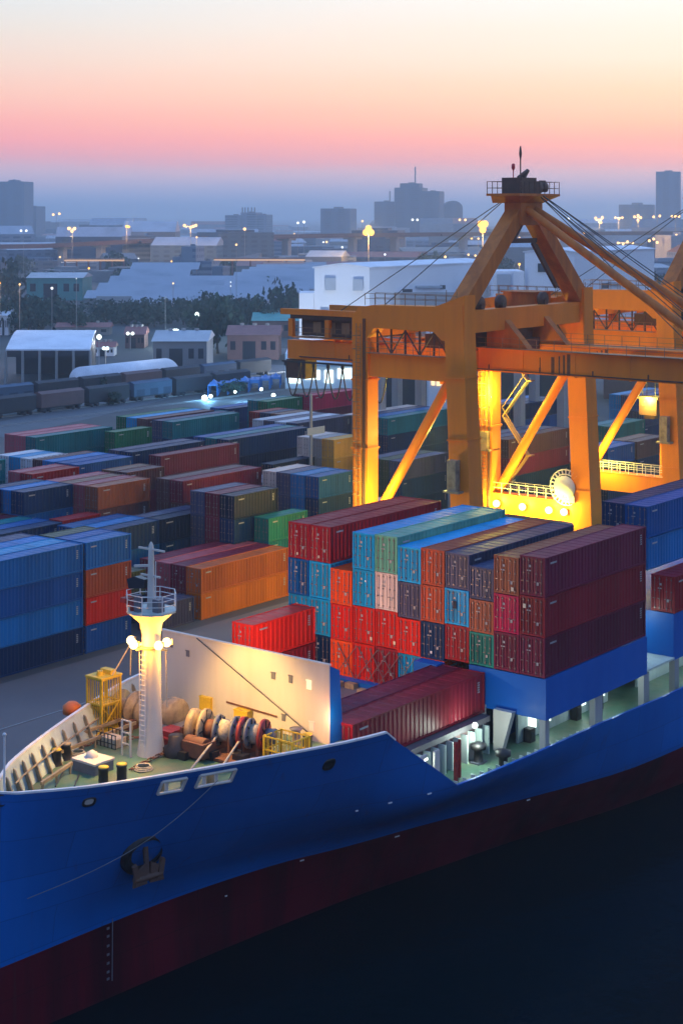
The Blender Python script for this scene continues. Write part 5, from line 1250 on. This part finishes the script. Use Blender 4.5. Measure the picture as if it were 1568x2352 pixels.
# far city in the haze: many low blocks nothing tells apart
GL = 'low blocks of the far city'
for i in range(260):
    d = 820+4200*R.random()**1.7; px = R.uniform(-60, 1620)
    if d < 1000 and (px < 560 or 640 < px < 1560): d += 400
    w = R.uniform(14, 60)*(1+d/4000); deep = R.uniform(12, 40); h = R.uniform(5, 13) if R.random() < .8 else R.uniform(14, 30)
    p = Vector(atD(px, 600, d)); a = R.choice([0, .25, -.2, .5]); u = RX*math.cos(a)+DX*math.sin(a); v = DX*math.cos(a)-RX*math.sin(a)
    q = [p, p+u*w, p+u*w+v*deep, p+v*deep]
    b = MB(); b.prism([(k.x, k.y) for k in q], QZ, QZ+h, 0)
    c = (q[0]+q[2])/2
    if R.random() < .6:
        r0, r1 = (q[0]+q[3])/2, (q[1]+q[2])/2; rr = h*.25+1
        vs = [(k.x, k.y, QZ+h+.01) for k in q]+[(r0.x, r0.y, QZ+h+rr), (r1.x, r1.y, QZ+h+rr)]
        b.add(vs, [(0,1,5,4),(2,3,4,5),(1,2,5),(3,0,4)], 1)
    else: b.prism([((c+(k-c)*.5).x, (c+(k-c)*.5).y) for k in q], QZ+h, QZ+h+2, 0)
    o = b.build('city_block', [R.choice(['tower_blue','tower_grey','tower_pale','wall_city','wall_city_pale']), R.choice(['roof_metal','roof_metal','roof_red','wall_city'])], None, (p.x, p.y, QZ))
    tag(o, 'low hazy building of the distant city below the horizon', 'building', GL)
# elevated highway with piers
hw = thing('elevated_highway', (*atD(700, 600, 1250)[:2], QZ), 'elevated highway viaduct crossing the hazy city from side to side', 'viaduct')
pts = [atD(-250, 572, 1180), atD(100, 567, 1200), atD(320, 556, 1200), atD(500, 548, 1220), atD(760, 543, 1260), atD(1000, 540, 1300), atD(1300, 538, 1380), atD(1700, 536, 1500)]
b = MB()
for p, q in zip(pts, pts[1:]): b.beam(p, q, 16, 1.8); 
for p, q in zip(pts, pts[1:]):
    for s in (-8.2, 8.2): b.beam((p[0]+S_*0+C_*s, p[1]+S_*s, p[2]+1.5), (q[0]+C_*s, q[1]+S_*s, q[2]+1.5), .4, 1.2)
b.build('road_deck', 'wall_brown', hw)
for p, q in zip(pts, pts[1:]):
    for t_ in (.2, .6):
        c = Vector(p).lerp(Vector(q), t_); b = MB(); b.box(c.x-2, c.x+2, c.y-3, c.y+3, QZ, c.z-.95); b.box(c.x-4, c.x+4, c.y-6, c.y+6, c.z-2.4, c.z-.95); b.build('pier', 'wall_city_pale', hw)
for (xl, xr, y, d, s_) in [(492, 700, 597, 1000, 'glowing lit canopy strip right of the white stair tower'), (150, 285, 598, 1050, 'glowing lit canopy strip behind the left trees')]:
    p, q = atD(xl, y, d), atD(xr, y, d); b = MB(); b.beam(p, q, 5, 1.0); t = thing('lit_canopy', (p[0], p[1], QZ), s_, 'canopy')
    b.build('glowing_fascia', 'road_glow', t); b = MB(); b.beam((p[0], p[1], p[2]+.9), (q[0], q[1], q[2]+.9), 7, .6)
    for k in range(6):
        c = Vector(p).lerp(Vector(q), k/5); b.box(c.x-.4, c.x+.4, c.y-.4, c.y+.4, QZ, c.z-.55)
    b.build('roof', 'wall_brown', t)
# the white warehouses behind the cranes
def shed(t, xl, xr, yt, yb_, d, ang, ln, m='wall_white', mr='roof_white', rise=.12, over=.4, z0=QZ):
    """gabled shed: gable end spans xl..xr at distance d, body runs ln metres along ang"""
    p = Vector(atD(xl, 600, d)); q = Vector(atD(xr, 600, d)); p.z = q.z = 0
    h = H-(yt-YH_)*d/F_; w = (q-p).length; u = (q-p)/w; v = Vector((math.cos(ang), math.sin(ang), 0))
    r = w*rise; m_ = (p+q)/2
    b = MB(); e = h-r
    ring = lambda o: [(*(p+v*o)[:2], z0),(*(q+v*o)[:2], z0),(*(q+v*o)[:2], e),(*(m_+v*o)[:2], h),(*(p+v*o)[:2], e)]
    b.add(ring(0)+ring(ln), [(0,1,2,3,4),(9,8,7,6,5),(1,6,7,2),(5,0,4,9)]); b.build('walls', m, t)
    b = MB(); g = lambda c, o, z: (*(c+v*o)[:2], z)
    for a, bb in ((p-u*over, m_), (q+u*over, m_)):
        ze = e-over*r/(w/2)
        vs = [g(a,-over,ze+.05), g(bb,-over,h+.05), g(bb,ln+over,h+.05), g(a,ln+over,ze+.05)]; vs += [(x, y, z+.35) for x, y, z in vs]
        b.add(vs, [(0,1,2,3),(7,6,5,4),(0,4,5,1),(1,5,6,2),(2,6,7,3),(3,7,4,0)])
    b.build('roof', mr, t); return p, q, u, v, e, h
wh = thing('white_warehouse', (*atD(790, 700, 480)[:2], QZ), 'big white gabled warehouse directly behind the left crane portal', 'warehouse')
p, q, u, v, e, h = shed(wh, 722, 848, 607, 740, 480, math.radians(3), 70, rise=.07)
b = MB(); zt, _ = blk(b, 687, 721, 673, 478, 14); b.build('annex', 'wall_white', wh)
def facade_box(t, pts, d, m, nm, th=.8):
    for (xl, xr, yt, yb) in pts:
        a = atD(xl, yt, d); c = atD(xr, yb, d); b = MB()
        P0, P1 = Vector((a[0], a[1], 0)), Vector((c[0], c[1], 0)); nrm = -DX*th
        b.extrude([(*P0[:2], c[2]), (*P1[:2], c[2]), (*P1[:2], a[2]), (*P0[:2], a[2])], nrm); b.build(nm, m, t)
facade_box(wh, [(747,771,638,666),(810,833,641,667)], 479.9, 'roof_metal', 'vent_hood', 1.4)
facade_box(wh, [(711,721,711,727),(738,756,712,728)], 477.8, 'window_dark', 'window', .2)
def wallY(t, pts, m, nm, p0, v, n, th=.25):
    """panels on the long side wall: picture columns/rows projected on the wall plane"""
    for (xl, xr, yt, yb) in pts:
        def hit(px, py):
            k = (px-CX_)/F_; dr = Vector((C_+k*S_, S_-k*C_, -(py-YH_)/F_)); s = (p0-Vector((0,0,0))).dot(n)/dr.dot(n); return dr*s+Vector((0,0,H))
        A_, B_ = hit(xl, yt), hit(xr, yt); zb = hit(xl, yb).z; zb2 = hit(xr, yb).z
        b = MB(); b.extrude([(A_.x, A_.y, zb), (B_.x, B_.y, zb2), (B_.x, B_.y, B_.z), (A_.x, A_.y, A_.z)], n*th); b.build(nm, m, t)
nq = Vector((v.y, -v.x, 0)); 
wallY(wh, [(924,945,664,676),(1010,1021,655,664)], 'window_dark', 'window', q, v, nq); wallY(wh, [(953,1010,656,662)], 'roof_metal', 'awning', q, v, nq, .8)
wallY(wh, [(905,1035,671,700)], 'wall_city_pale', 'loading_screen', q, v, nq, 2.0)
wh2 = thing('white_warehouse', (*atD(1250, 700, 520)[:2], QZ), 'second white warehouse seen between the tower legs of the crane', 'warehouse')
p, q, u, v, e, h = shed(wh2, 1204, 1318, 572, 740, 520, math.radians(3), 60, rise=.07)
b = MB(); blk(b, 1132, 1203, 623, 518, 20); b.build('annex', 'wall_white', wh2)
facade_box(wh2, [(1234,1253,605,625),(1208,1222,668,682),(1232,1247,669,683)], 519.9, 'window_dark', 'window', .3)
facade_box(wh2, [(1140,1172,630,668)], 517.8, 'roof_metal', 'glazed_bay', 1.0); facade_box(wh2, [(1145,1152,676,694),(1156,1172,676,694)], 517.8, 'window_dark', 'window', .3)
nq = Vector((v.y, -v.x, 0)); wallY(wh2, [(1380,1395,650,662)], 'window_dark', 'window', q, v, nq); wallY(wh2, [(1395,1440,647,654)], 'roof_metal', 'awning', q, v, nq, .8)
wh3 = thing('gate_office', (*atD(760, 860, 390)[:2], QZ), 'lit low white office beneath the crane back reach', 'office')
b = MB(); blk(b, 655, 815, 812, 392, 16); b.build('walls', 'wall_white', wh3); b = MB()
facade_box(wh3, [(664,690,858,880),(700,735,850,872),(745,765,850,880),(775,812,846,870)], 391.9, 'window_lit_cool', 'window', .15)
facade_box(wh3, [(655,815,836,840)], 391.7, 'roof_metal', 'sunshade', 2.)
of2 = thing('yard_office', (*atD(1010, 870, 330)[:2], QZ), 'small yard office with lit panes seen inside the portal', 'office')
b = MB(); blk(b, 985, 1046, 852, 330, 10); b.build('walls', 'wall_white', of2)
facade_box(of2, [(990,998,868,885),(1002,1012,868,886),(1016,1024,868,886),(1028,1036,868,886)], 329.9, 'window_lit', 'window', .12)
light('warehouse_fill', atD(782, 835, 440), 46000, (.78,.88,1), None, 1.0); light('warehouse_fill', atD(1160, 840, 470), 36000, (.78,.88,1), None, 1.0)  # added fill lights without fixtures, brightening the white warehouse walls
# far part of the yard right: dark sheds behind the portal
tower('dark_shed', [('main_block', 880, 985, 845, 0, 20)], 340, 'dark shed right of the left crane leg', 'wall_dark')
tower('dark_shed', [('main_block', 1150, 1330, 800, 0, 20)], 360, 'dark blue shed inside the tall portal', 'wall_dark')
tower('dark_shed', [('main_block', 1385, 1600, 775, 0, 20)], 370, 'dark brown shed at the right edge behind the second crane', 'wall_brown')
# long light roofs beyond the trees
for k, (xl, xr, y0, y1, d, s_) in enumerate([(222,395,604,688,760,'pale ribbed roof left of the white stair tower'),(330,540,640,700,690,'pale ribbed roof nearest behind the trees'),(500,725,628,690,700,'pale ribbed roof left of the big white warehouse'),(560,720,610,640,900,'pale ribbed roof farther back beside the warehouse')]):
    t = thing('ribbed_roof_hall', (*atD((xl+xr)/2, 650, d)[:2], QZ), s_, 'hall', 'pale halls behind the trees')
    za = H-(y1-YH_)*d/F_; zb = H-(y0-YH_)*(d*1.12)/F_
    a, c = Vector(atD(xl, 600, d)), Vector(atD(xr, 600, d)); a.z = c.z = 0; dp = DX*d*.12
    b = MB(); n = 5; zz = max(za, 6.)
    for i in range(n):
        o0, o1, o2 = dp*(i/n), dp*((i+.62)/n), dp*((i+.96)/n); k0 = zz+(max(zb, zz+1)-zz)*i/n; sh = RX*(i*3.-6)
        vs = [(*(a+o0+sh)[:2], k0), (*(c+o0+sh)[:2], k0), (*(c+o1+sh)[:2], k0+3.2), (*(a+o1+sh)[:2], k0+3.2), (*(c+o2+sh)[:2], k0+.5), (*(a+o2+sh)[:2], k0+.5)]
        b.add(vs, [(0,1,2,3),(3,2,4,5)], 0)
    b.build('roof', 'roof_corrugated', t)
    b = MB(); b.prism([tuple((a+u_)[:2]) for u_ in (Vector((0,0,0)),)]+[tuple(c[:2]), tuple((c+dp)[:2]), tuple((a+dp)[:2])], QZ, max(za,7.)-.05); b.build('walls', 'wall_city_pale', t)
# near sheds at left
t = thing('open_shed', (*atD(110, 850, 404)[:2], QZ), 'large shed with bright curved white roof and dark open side at left', 'shed')
d = 404; b = MB(); a, c = Vector(atD(14, 600, d)), Vector(atD(208, 600, d)); dp = DX*26-RX*2.4; n = 10; vs = []
z0 = H-(802-YH_)*d/F_; z1 = H-(758-YH_)*(d+26)/F_
for i in range(n+1):
    k = i/n; zz = z0+(z1-z0)*math.sin(k*math.pi/2)
    for e_ in (a, c): vs.append((*(e_+dp*k)[:2], zz)); 
vs += [(x, y, z-.35) for x, y, z in vs]; m2_ = 2*(n+1)
b.add(vs, [(2*i, 2*i+1, 2*i+3, 2*i+2) for i in range(n)]+[(m2_+2*i+2, m2_+2*i+3, m2_+2*i+1, m2_+2*i) for i in range(n)]+[(0, m2_, m2_+1, 1)]+[(2*i+1, m2_+2*i+1, m2_+2*i+3, 2*i+3) for i in range(n)], 0, False); b.build('curved_roof', 'roof_white', t)
b = MB()
for k in range(6):
    p = a+(c-a)*k/5; b.box(p.x-.25, p.x+.25, p.y-.25, p.y+.25, QZ, z0-.4)
b.build('post', 'grey_steel', t)
b = MB(); P1 = a+dp*.95; P2 = c+dp*.95; b.extrude([(*P1[:2], QZ), (*P2[:2], QZ), (*P2[:2], z1-.8), (*P1[:2], z1-.8)], -DX*.3)
P3_ = c+dp*.05; b.extrude([(*(c+RX*-.3)[:2], QZ), (*(P2-RX*.3)[:2], QZ), (*(P2-RX*.3)[:2], z1-1), (*(c-RX*.3)[:2], z0-.4)], RX*.2); b.build('dark_wall', 'wall_dark', t)
b = MB(); b.extrude([(*a[:2], z0-1.9), (*c[:2], z0-1.9), (*c[:2], z0-.36), (*a[:2], z0-.36)], DX*.2); b.build('fascia', 'wall_dark', t)
# long vaulted shed
t = thing('vaulted_shed', (*atD(320, 880, 385)[:2], QZ), 'long low shed with rounded pale roof right of the open shed', 'shed')
P = Vector(atD(222, 885, 385)); Q = Vector(atD(412, 845, 408)); P.z = Q.z = 0; uu = (Q-P).normalized(); nn = Vector((-uu.y, uu.x, 0)); ww = 9.
b = MB(); vs = []; n = 12
for e_ in (P, Q):
    for i in range(n+1):
        a_ = math.pi*i/n; o_ = e_+nn*(ww/2-ww/2*math.cos(a_)); vs.append((o_.x, o_.y, QZ+2.4+3.2*math.sin(a_)))
b.add(vs, [(i, n+1+i, n+2+i, i+1) for i in range(n)]+[tuple(range(n+1)), tuple(range(2*n+1, n, -1))], 0, True); b.build('vault_roof', 'roof_white', t)
b = MB(); b.prism([tuple(P[:2]), tuple(Q[:2]), tuple((Q+nn*ww)[:2]), tuple((P+nn*ww)[:2])], QZ, QZ+2.39); b.build('walls', 'wall_city', t)
# huts
def hut(xl, xr, yt, yb, label, mr, mw='wall_city', deep=8, nm='hut'):
    d = gd(yb); t = thing(nm, (*atD((xl+xr)/2, 600, d)[:2], QZ), label, 'hut'); z = H-(yt-YH_)*d/F_
    a, c = Vector(atD(xl, 600, d)), Vector(atD(xr, 600, d)); a.z = c.z = 0; dp = DX*deep; rr = min(2.2, (z-QZ)*.35); e = z-rr
    b = MB(); b.prism([tuple(a[:2]), tuple(c[:2]), tuple((c+dp)[:2]), tuple((a+dp)[:2])], QZ, e); b.build('walls', mw, t)
    o = .5; r0, r1 = a+dp/2-RX*-o*0, c+dp/2
    vs = [(*(a-RX*o-DX*o)[:2], e+.02), (*(c+RX*o-DX*o)[:2], e+.02), (*(c+RX*o+dp+DX*o)[:2], e+.02), (*(a-RX*o+dp+DX*o)[:2], e+.02), (*(r0-RX*o)[:2], z), (*(r1+RX*o)[:2], z)]
    b = MB(); b.add(vs, [(0,1,5,4),(2,3,4,5),(1,2,5),(3,0,4),(3,2,1,0)]); b.build('roof', mr, t)
    for kk in (.25, .5, .75):
        b = MB(); v_ = a+(c-a)*kk+dp/2; b.box(v_.x-.45, v_.x+.45, v_.y-.45, v_.y+.45, z-.5, z+.55); b.build('roof_vent', 'grey_steel', t)
    for (k0, k1) in ((.06,.16),(.66,.76),(.84,.94)):
        b = MB(); P_, Q_ = a+(c-a)*k0, a+(c-a)*k1; zb_ = QZ+(e-QZ)*.4; zt_ = QZ+(e-QZ)*.75; b.extrude([(*P_[:2], zb_), (*Q_[:2], zb_), (*Q_[:2], zt_), (*P_[:2], zt_)], -DX*.08); b.build('window', 'window_dark', t)
    b = MB(); P_, Q_ = a+(c-a)*.3, a+(c-a)*.55; b.extrude([(*P_[:2], QZ), (*Q_[:2], QZ), (*Q_[:2], QZ+(e-QZ)*.75), (*P_[:2], QZ+(e-QZ)*.75)], -DX*.1); b.build('doorway', 'window_dark', t)
hut(130, 252, 742, 770, 'long low hut with pink roof behind the white open shed', 'roof_red', deep=7)
hut(216, 262, 786, 818, 'small red roofed hut right of the open shed wall', 'roof_red', 'wall_white', 6)
hut(288, 332, 752, 800, 'red roofed hut by the white floodlight', 'roof_red', 'wall_brown', 10)
hut(352, 475, 765, 850, 'wide flat blue grey hall behind the vaulted shed', 'roof_metal', 'wall_city', 22, 'flat_hall')
hut(522, 640, 752, 826, 'purple brown hall with mottled roof left of the crane back reach', 'roof_red', 'wall_brown', 20, 'brown_hall')
hut(580, 690, 722, 775, 'teal roofed hall beside the white warehouse annex', 'roof_teal', 'wall_brown', 24, 'teal_hall')
hut(62, 190, 628, 690, 'grey roofed hall with teal front among the left trees', 'roof_metal', 'roof_teal', 30, 'teal_hall')
hut(0, 20, 710, 770, 'white house cut by the left edge', 'roof_white', 'wall_white', 12, 'house')
# the bright blue tented market strip with white lights
d = 375; t = thing('tarp_stalls', (*atD(560, 900, d)[:2], QZ), 'row of bright blue tarpaulin roofs glowing under white lights', 'stall row')
for i in range(7):
    xl = 478+i*24; b = MB(); zt, pts_ = blk(b, xl, xl+21, 888-i*2.5+R.uniform(-3,3), d+i*3, 7, QZ+2.6); 
    c = sum((Vector((*k, 0)) for k in pts_), Vector())/4; b.add([(*k, zt) for k in pts_]+[(c.x, c.y, zt+1.2)], [(0,1,4),(1,2,4),(2,3,4),(3,0,4)]); 
    for k in pts_: b.box(k[0]-.1, k[0]+.1, k[1]-.1, k[1]+.1, QZ, QZ+2.6)
    b.build('tarp_roof', 'tarp_blue', t)
for px, py, s in [(470,914,.7),(484,910,.45),(540,900,.35),(600,894,.4),(628,908,.5)]:
    x, y, z = atD(px, py, d-6); b = MB(); b.sphere((x, y, z), s, 8); b.build('tent_lamp', 'lamp_white', t)
for px, py in [(478,908),(560,890),(625,900)]: light('tent_light', atD(px, py, d-9), 3200, (.22,.6,1), t, .5)
# roads through the open ground
for pts_, w, s_ in [([(-60,1000),(150,955),(420,890),(640,838)],14,'road'),([(-60,940),(200,905),(430,868),(660,800)],9,'road')]:
    P_ = [Vector(W(px, py, QZ)) for px, py in pts_]; b = MB()
    for i, (p, q) in enumerate(zip(P_, P_[1:])):
        n_ = Vector((-(q-p).y, (q-p).x, 0)).normalized()*w/2; b.add([p-n_, q-n_, q+n_, p+n_], [(0,1,2,3)])
    b.v = [(x, y, QZ+.006) for x, y, z in b.v]; tag(b.build(s_, 'road_pale'), kind='structure')
# ------------------------------------------------------------------ trees
def crown_mesh(seed, n=420):
    r = random.Random(seed); b = MB(); lobes = [(Vector((r.uniform(-.55,.55), r.uniform(-.55,.55), r.uniform(.25,.95))), r.uniform(.28,.5)) for _ in range(9)]
    for i in range(n):
        c, s = r.choice(lobes); dv = Vector((r.gauss(0,1), r.gauss(0,1), r.gauss(0,1))).normalized()
        p = c+dv*s*(r.random()**.35); p.z = max(.08, p.z)
        a = Vector((r.gauss(0,1), r.gauss(0,1), r.gauss(0,1))).normalized(); e = a.orthogonal().normalized(); f = a.cross(e); k = r.uniform(.05,.11)
        b.add([p-e*k-f*k*.6, p+e*k*.2-f*k, p+e*k+f*k*.5, p-e*k*.3+f*k], [(0,1,2,3)], 0 if r.random() < .6 else 1)
    return b.mesh('crown', ['leaf_dark', 'leaf_mid'])
CR = [crown_mesh(i) for i in range(5)]
def trunk_mesh(seed):
    r = random.Random(seed); b = MB(); b.tube((0,0,0), (.02,.02,.35), .05, 7, r2=.035)
    for k in range(5):
        a = r.uniform(0, 6.28); b.tube((.02,.02,.25+.05*k), (.35*math.cos(a), .35*math.sin(a), .5+.08*k), .022, 5, r2=.008)
    return b.mesh('trunk', 'bark')
TR = [trunk_mesh(i) for i in range(3)]
def tree(px, yb, h, w, label, group):
    x, y, z = W(px, yb, QZ); t = thing('broadleaf_tree', (x, y, QZ), label, 'tree', group); t.rotation_euler = (0,0,R.uniform(0,6.28)); t.scale = (w, w, h)
    for nm, me in (('trunk', R.choice(TR)), ('crown', R.choice(CR))):
        o = bpy.data.objects.new(nm, me); col.objects.link(o); o.parent = t
GT = 'trees in the belt behind the sheds'
for i in range(52):
    px = -20+i*14+R.uniform(-8,8)
    yb = R.uniform(742, 772) if px < 480 else R.uniform(735, 768)
    if 215 < px < 470: yb = R.uniform(728, 752)
    tree(px, yb, R.uniform(6.,9.)*(1.2 if px < 170 or px > 470 else .9), R.uniform(5.,8.), 'dark tree in the hazy belt of trees left of the white warehouse', GT)
for px, yb, h, w, s_ in [(650,760,15,8,'tallest round tree touching the white warehouse annex'),(500,812,14,8,'bushy dark tree behind the flat hall, left of the brown hall'),(470,806,9,6,'smaller dark tree left of the bushy one by the flat hall'),(30,690,16,9,'dark tree mass at the left edge below the blue warehouse'),(8,700,15,9,'dark tree at the far left above the white house'),(272,640,14,12,'distant dark tree above the pale ribbed roofs'),(330,640,9,14,'distant spreading trees right of the dark one'),(225,905,3.2,2.6,'reddish bush in front of the vaulted shed end'),(448,900,2.6,3,'green bush by the road near the blue tarpaulins'),(540,908,3,4,'green bush in front of the blue tarpaulins'),(150,935,3.2,3.5,'dark bush beside the road at left'),(250,930,2.4,3,'low bush on the verge between the two roads')]:
    tree(px, yb, h, w, s_, None)
# ------------------------------------------------------------------ lamps of the city and the sheds
def lampost(px, py, d, r, m, label, heads=((0,0),), group=None, nm='street_lamp'):
    x, y, z = atD(px, py, d); t = thing(nm, (x, y, QZ), label, 'lamp', group)
    b = MB(); b.tube((x, y, QZ), (x, y, z-r*.4), max(.10, r*.12), 6); 
    if len(heads) > 1:
        xs = [h_[0] for h_ in heads]; p, q = atD(px+min(xs), py, d), atD(px+max(xs), py, d); b.beam((p[0], p[1], z), (q[0], q[1], z), r*.25, r*.25)
    b.build('pole', 'grey_steel', t)
    for hx, hy in heads:
        c = atD(px+hx, py+hy, d-.3); b = MB(); b.sphere(c, r, 8); b.build('lamp_head', m, t)
GC = 'far city lights'
far = [(55,530,[(-6,0),(6,0)],1.2,'lamp_city_white','pair of square white lights below the left tower'),(130,492,[(-7,1),(7,-1)],1.2,'lamp_city','pair of warm lights in haze right of the left tower'),(166,525,[(-7,0),(6,0),(0,6)],1.6,'lamp_city','bright warm cluster left of the panel building'),
 (291,520,[(0,0),(5,1)],1.3,'lamp_amber','small yellow lit spire lamp over the dark office'),(438,520,[(-14,-2),(0,2),(6,0),(12,-2)],1.5,'lamp_city','big warm cluster of lights left of the crowned block'),(562,526,[(0,0)],1.5,'lamp_city','single warm light on the crowned block'),
 (684,512,[(0,0)],1.2,'lamp_city_white','pale light left of the plain flat block, upper'),(698,510,[(0,0)],1.4,'lamp_city_white','white light just left of the plain flat block'),(452,545,[(0,0)],.9,'lamp_city','small light under the highway left part'),(543,562,[(0,0)],1.0,'lamp_city','small light on the highway right of two piers'),
 (846,530,[(0,0),(6,4),(-6,4),(0,-5)],3.2,'lamp_amber','large amber lamp on tall mast before the stepped building'),(832,508,[(0,0)],1.0,'lamp_city','small warm light above the amber mast'),(953,505,[(-6,0),(5,0)],1.2,'lamp_city_white','pair of white lights on the stepped building'),(1108,522,[(0,0),(-5,-8),(5,-8),(0,6)],3.4,'lamp_amber','large amber lamp close left of the crane tower leg'),
 (1062,505,[(-7,0),(6,0)],1.2,'lamp_city','twin lights right of the round topped block'),(1098,548,[(0,0)],1.,'lamp_city','small light below the amber lamp beside the tower leg'),(1075,585,[(0,0),(16,2)],1.,'lamp_city','two small lights above the white warehouse roof'),(1022,590,[(0,0)],1.2,'lamp_city','small warm light above the left warehouse roof'),
 (1192,547,[(0,0)],1.2,'lamp_city','warm light between the two tower legs, high'),(1192,607,[(0,0)],1.2,'lamp_amber','orange light between the two tower legs, low'),(1250,500,[(-8,0),(0,4),(9,-2)],1.3,'lamp_city','warm light cluster right of the tower top'),(1282,533,[(-14,0),(0,1),(14,2)],1.2,'lamp_city','row of three lights behind the crane stays'),
 (1340,536,[(0,0),(-10,4)],1.1,'lamp_city','two lights close beside the crane stays'),(1305,502,[(0,0)],1.2,'lamp_city_white','white light right above the crane stays'),(1375,505,[(-8,-4),(0,0),(7,-5),(4,6)],1.4,'lamp_city','four light cluster leftmost at the right skyline'),(1420,500,[(-8,0),(0,3),(8,0)],1.2,'lamp_city','three light cluster beside the right tower podium'),(1464,500,[(-8,-2),(0,-5),(6,0),(0,6)],1.4,'lamp_city','four light cluster before the right tower podium'),(1508,498,[(-8,0),(6,-2)],1.3,'lamp_city','twin lights at the foot of the right tower'),(1550,497,[(-8,0),(0,0),(8,0)],1.3,'lamp_city','three lights at the right edge of the skyline'),
 (1430,558,[(-12,0),(0,2),(10,-3),(22,0)],1.2,'lamp_city','low row of warm lights right of the crane stays'),(1500,555,[(-10,-2),(0,-6),(8,2)],1.4,'lamp_city','low bright cluster left of the right crane tower'),(1552,540,[(0,0),(12,0)],1.2,'lamp_city','two lights behind the right crane tower'),(1235,585,[(0,0),(20,-8)],1.,'lamp_city','faint lights over the second warehouse'),
 (46,653,[(0,0)],.9,'lamp_city','round warm light among dark trees at far left'),(176,640,[(0,0)],.5,'lamp_city_white','tiny white light right of the teal front hall'),(398,651,[(0,0)],.8,'lamp_city','small pale light on the ribbed roof'),(530,648,[(0,0),(0,9)],.6,'lamp_city_white','greenish light pair below the glowing canopy'),(0,650,[(0,0)],1.,'lamp_amber','amber light at the very left edge')]
for px, py, hs, r, m_, s_ in far:
    big = len(hs) > 2 or m_ == 'lamp_amber'
    d = 1450 if py < 512 else 1150 if py < 560 else (480 if px < 100 else 560 if px < 200 else 640)
    lampost(px, py, d, r*d/1150*.72, m_, s_, hs, GC)
    if big and py > 490 and px < 1480: light('city_lamp', atD(px, py, d-6), (120000 if r > 2 else 36000)*(d/1200)**2, (1,.55,.18), None, 2.0)
lampost(453, 723, 560, .65, 'lamp_white', 'bright white floodlight among the trees', ((-3,2),(0,-2),(3,0)))
lampost(402, 761, 520, .8, 'lamp_white', 'dazzling white floodlight above the flat hall', ((-4,0),(0,0),(4,0)))
lampost(300, 766, 500, .5, 'lamp_white', 'pair of small white lights under the red hut eaves', ((-6,0),(5,0)))
lampost(228, 774, 398, .6, 'lamp_white', 'white wall light beside the open shed end', ((0,0),))
lampost(120, 662, 560, .45, 'lamp_city_white', 'tall street lamp with small white head among the left trees')
lampost(380, 682, 560, .28, 'roof_metal', 'thin unlit street pole above the tree belt')
lampost(243, 800, 430, .5, 'window_lit_cool', 'lit window lamp on the small red roofed hut', ((-4,0),(4,0)))
light('flood', atD(402, 763, 512), 9000, (.8,.95,1), None, .5); light('flood', atD(453, 725, 552), 6000, (.8,1,.95), None, .5); light('flood', atD(235, 785, 425), 1500, (.9,.95,1), None, .4)

for i in range(46):
    d = R.uniform(900, 2600); px = R.uniform(0, 1568); x, y, z = atD(px, 600, d); h_ = R.uniform(8, 16)
    t = thing('street_lamp', (x, y, QZ), 'small warm street light scattered through the hazy far city', 'lamp', 'scattered lights of the far city')
    b = MB(); b.tube((x, y, QZ), (x, y, QZ+h_), .15, 5); b.build('pole', 'grey_steel', t); b = MB(); b.sphere((x, y, QZ+h_), R.uniform(.0004,.0008)*d, 6); b.build('lamp_head', R.choice(['lamp_city','lamp_city','lamp_amber','lamp_city_white']), t)
for i in range(40):
    d = R.uniform(820, 1700); px = R.uniform(0, 1568); x, y, z = atD(px, 600, d)
    t = thing('broadleaf_tree', (x, y, QZ), 'dark distant tree among the low blocks of the hazy city', 'tree', 'trees of the far city'); k_ = R.uniform(8, 16); t.scale = (k_, k_, R.uniform(8, 13))
    for nm, me in (('trunk', R.choice(TR)), ('crown', R.choice(CR))):
        o = bpy.data.objects.new(nm, me); col.objects.link(o); o.parent = t
# rail wagons standing on the sidings between the yard and the road
GWG = 'goods wagons on the sidings'
def wagon(px, py, c, s_, ang=None):
    x, y, z = W(px, py, QZ); t = thing('goods_wagon', (x, y, QZ), s_, 'wagon', GWG)
    b = MB(); b.box(x, x+12, y, y+2.6, QZ+1.1, QZ+3.9); b.add([(x-.05,y-.1,QZ+3.9),(x+12.05,y-.1,QZ+3.9),(x+12.05,y+1.3,QZ+4.4),(x-.05,y+1.3,QZ+4.4),(x+12.05,y+2.7,QZ+3.9),(x-.05,y+2.7,QZ+3.9)], [(0,1,2,3),(3,2,4,5),(0,3,5),(1,4,2)]); b.build('wagon_body', c, t)
    b = MB(); b.box(x+.3, x+11.7, y+.3, y+2.3, QZ+.8, QZ+1.09)
    for xx in (1.2, 2.8, 9.2, 10.8): b.lathe((x+xx, y+.3, QZ+.45), (0,1,0), [(0,.05),(0,.45),(2.0,.45),(2.0,.05)], 10)
    b.build('bogie', 'wall_dark', t)
cols_ = ['wall_dark','tower_blue','wall_brown','wall_dark','wall_dark']
x0w, y0w, _ = W(-10, 962, QZ)
names_ = ['first','second','third','fourth','fifth','sixth','seventh']
for r_, (py0, n_, rowname) in enumerate([(964,6,'nearer'),(935,7,'farther')]):
    X_, Y_, _ = W(-20, py0, QZ)
    for i in range(n_):
        q = (X_+i*13.4, Y_, QZ); d_ = q[0]*C_+q[1]*S_; l_ = q[0]*S_-q[1]*C_
        wagon(CX_+F_*l_/d_, YH_+F_*(H-QZ)/d_, cols_[(i*2+r_) % 5], f'goods wagon, {names_[i]} from left in the {rowname} string on the sidings')
b = MB()
for py0 in (964, 935, 985):
    X_, Y_, _ = W(-20, py0, QZ)
    for dy in (.6, 2.0): b.box(X_-60, X_+240, Y_+dy-.05, Y_+dy+.05, QZ+.004, QZ+.12)
tag(b.build('siding_rails', 'grey_steel'), kind='structure')
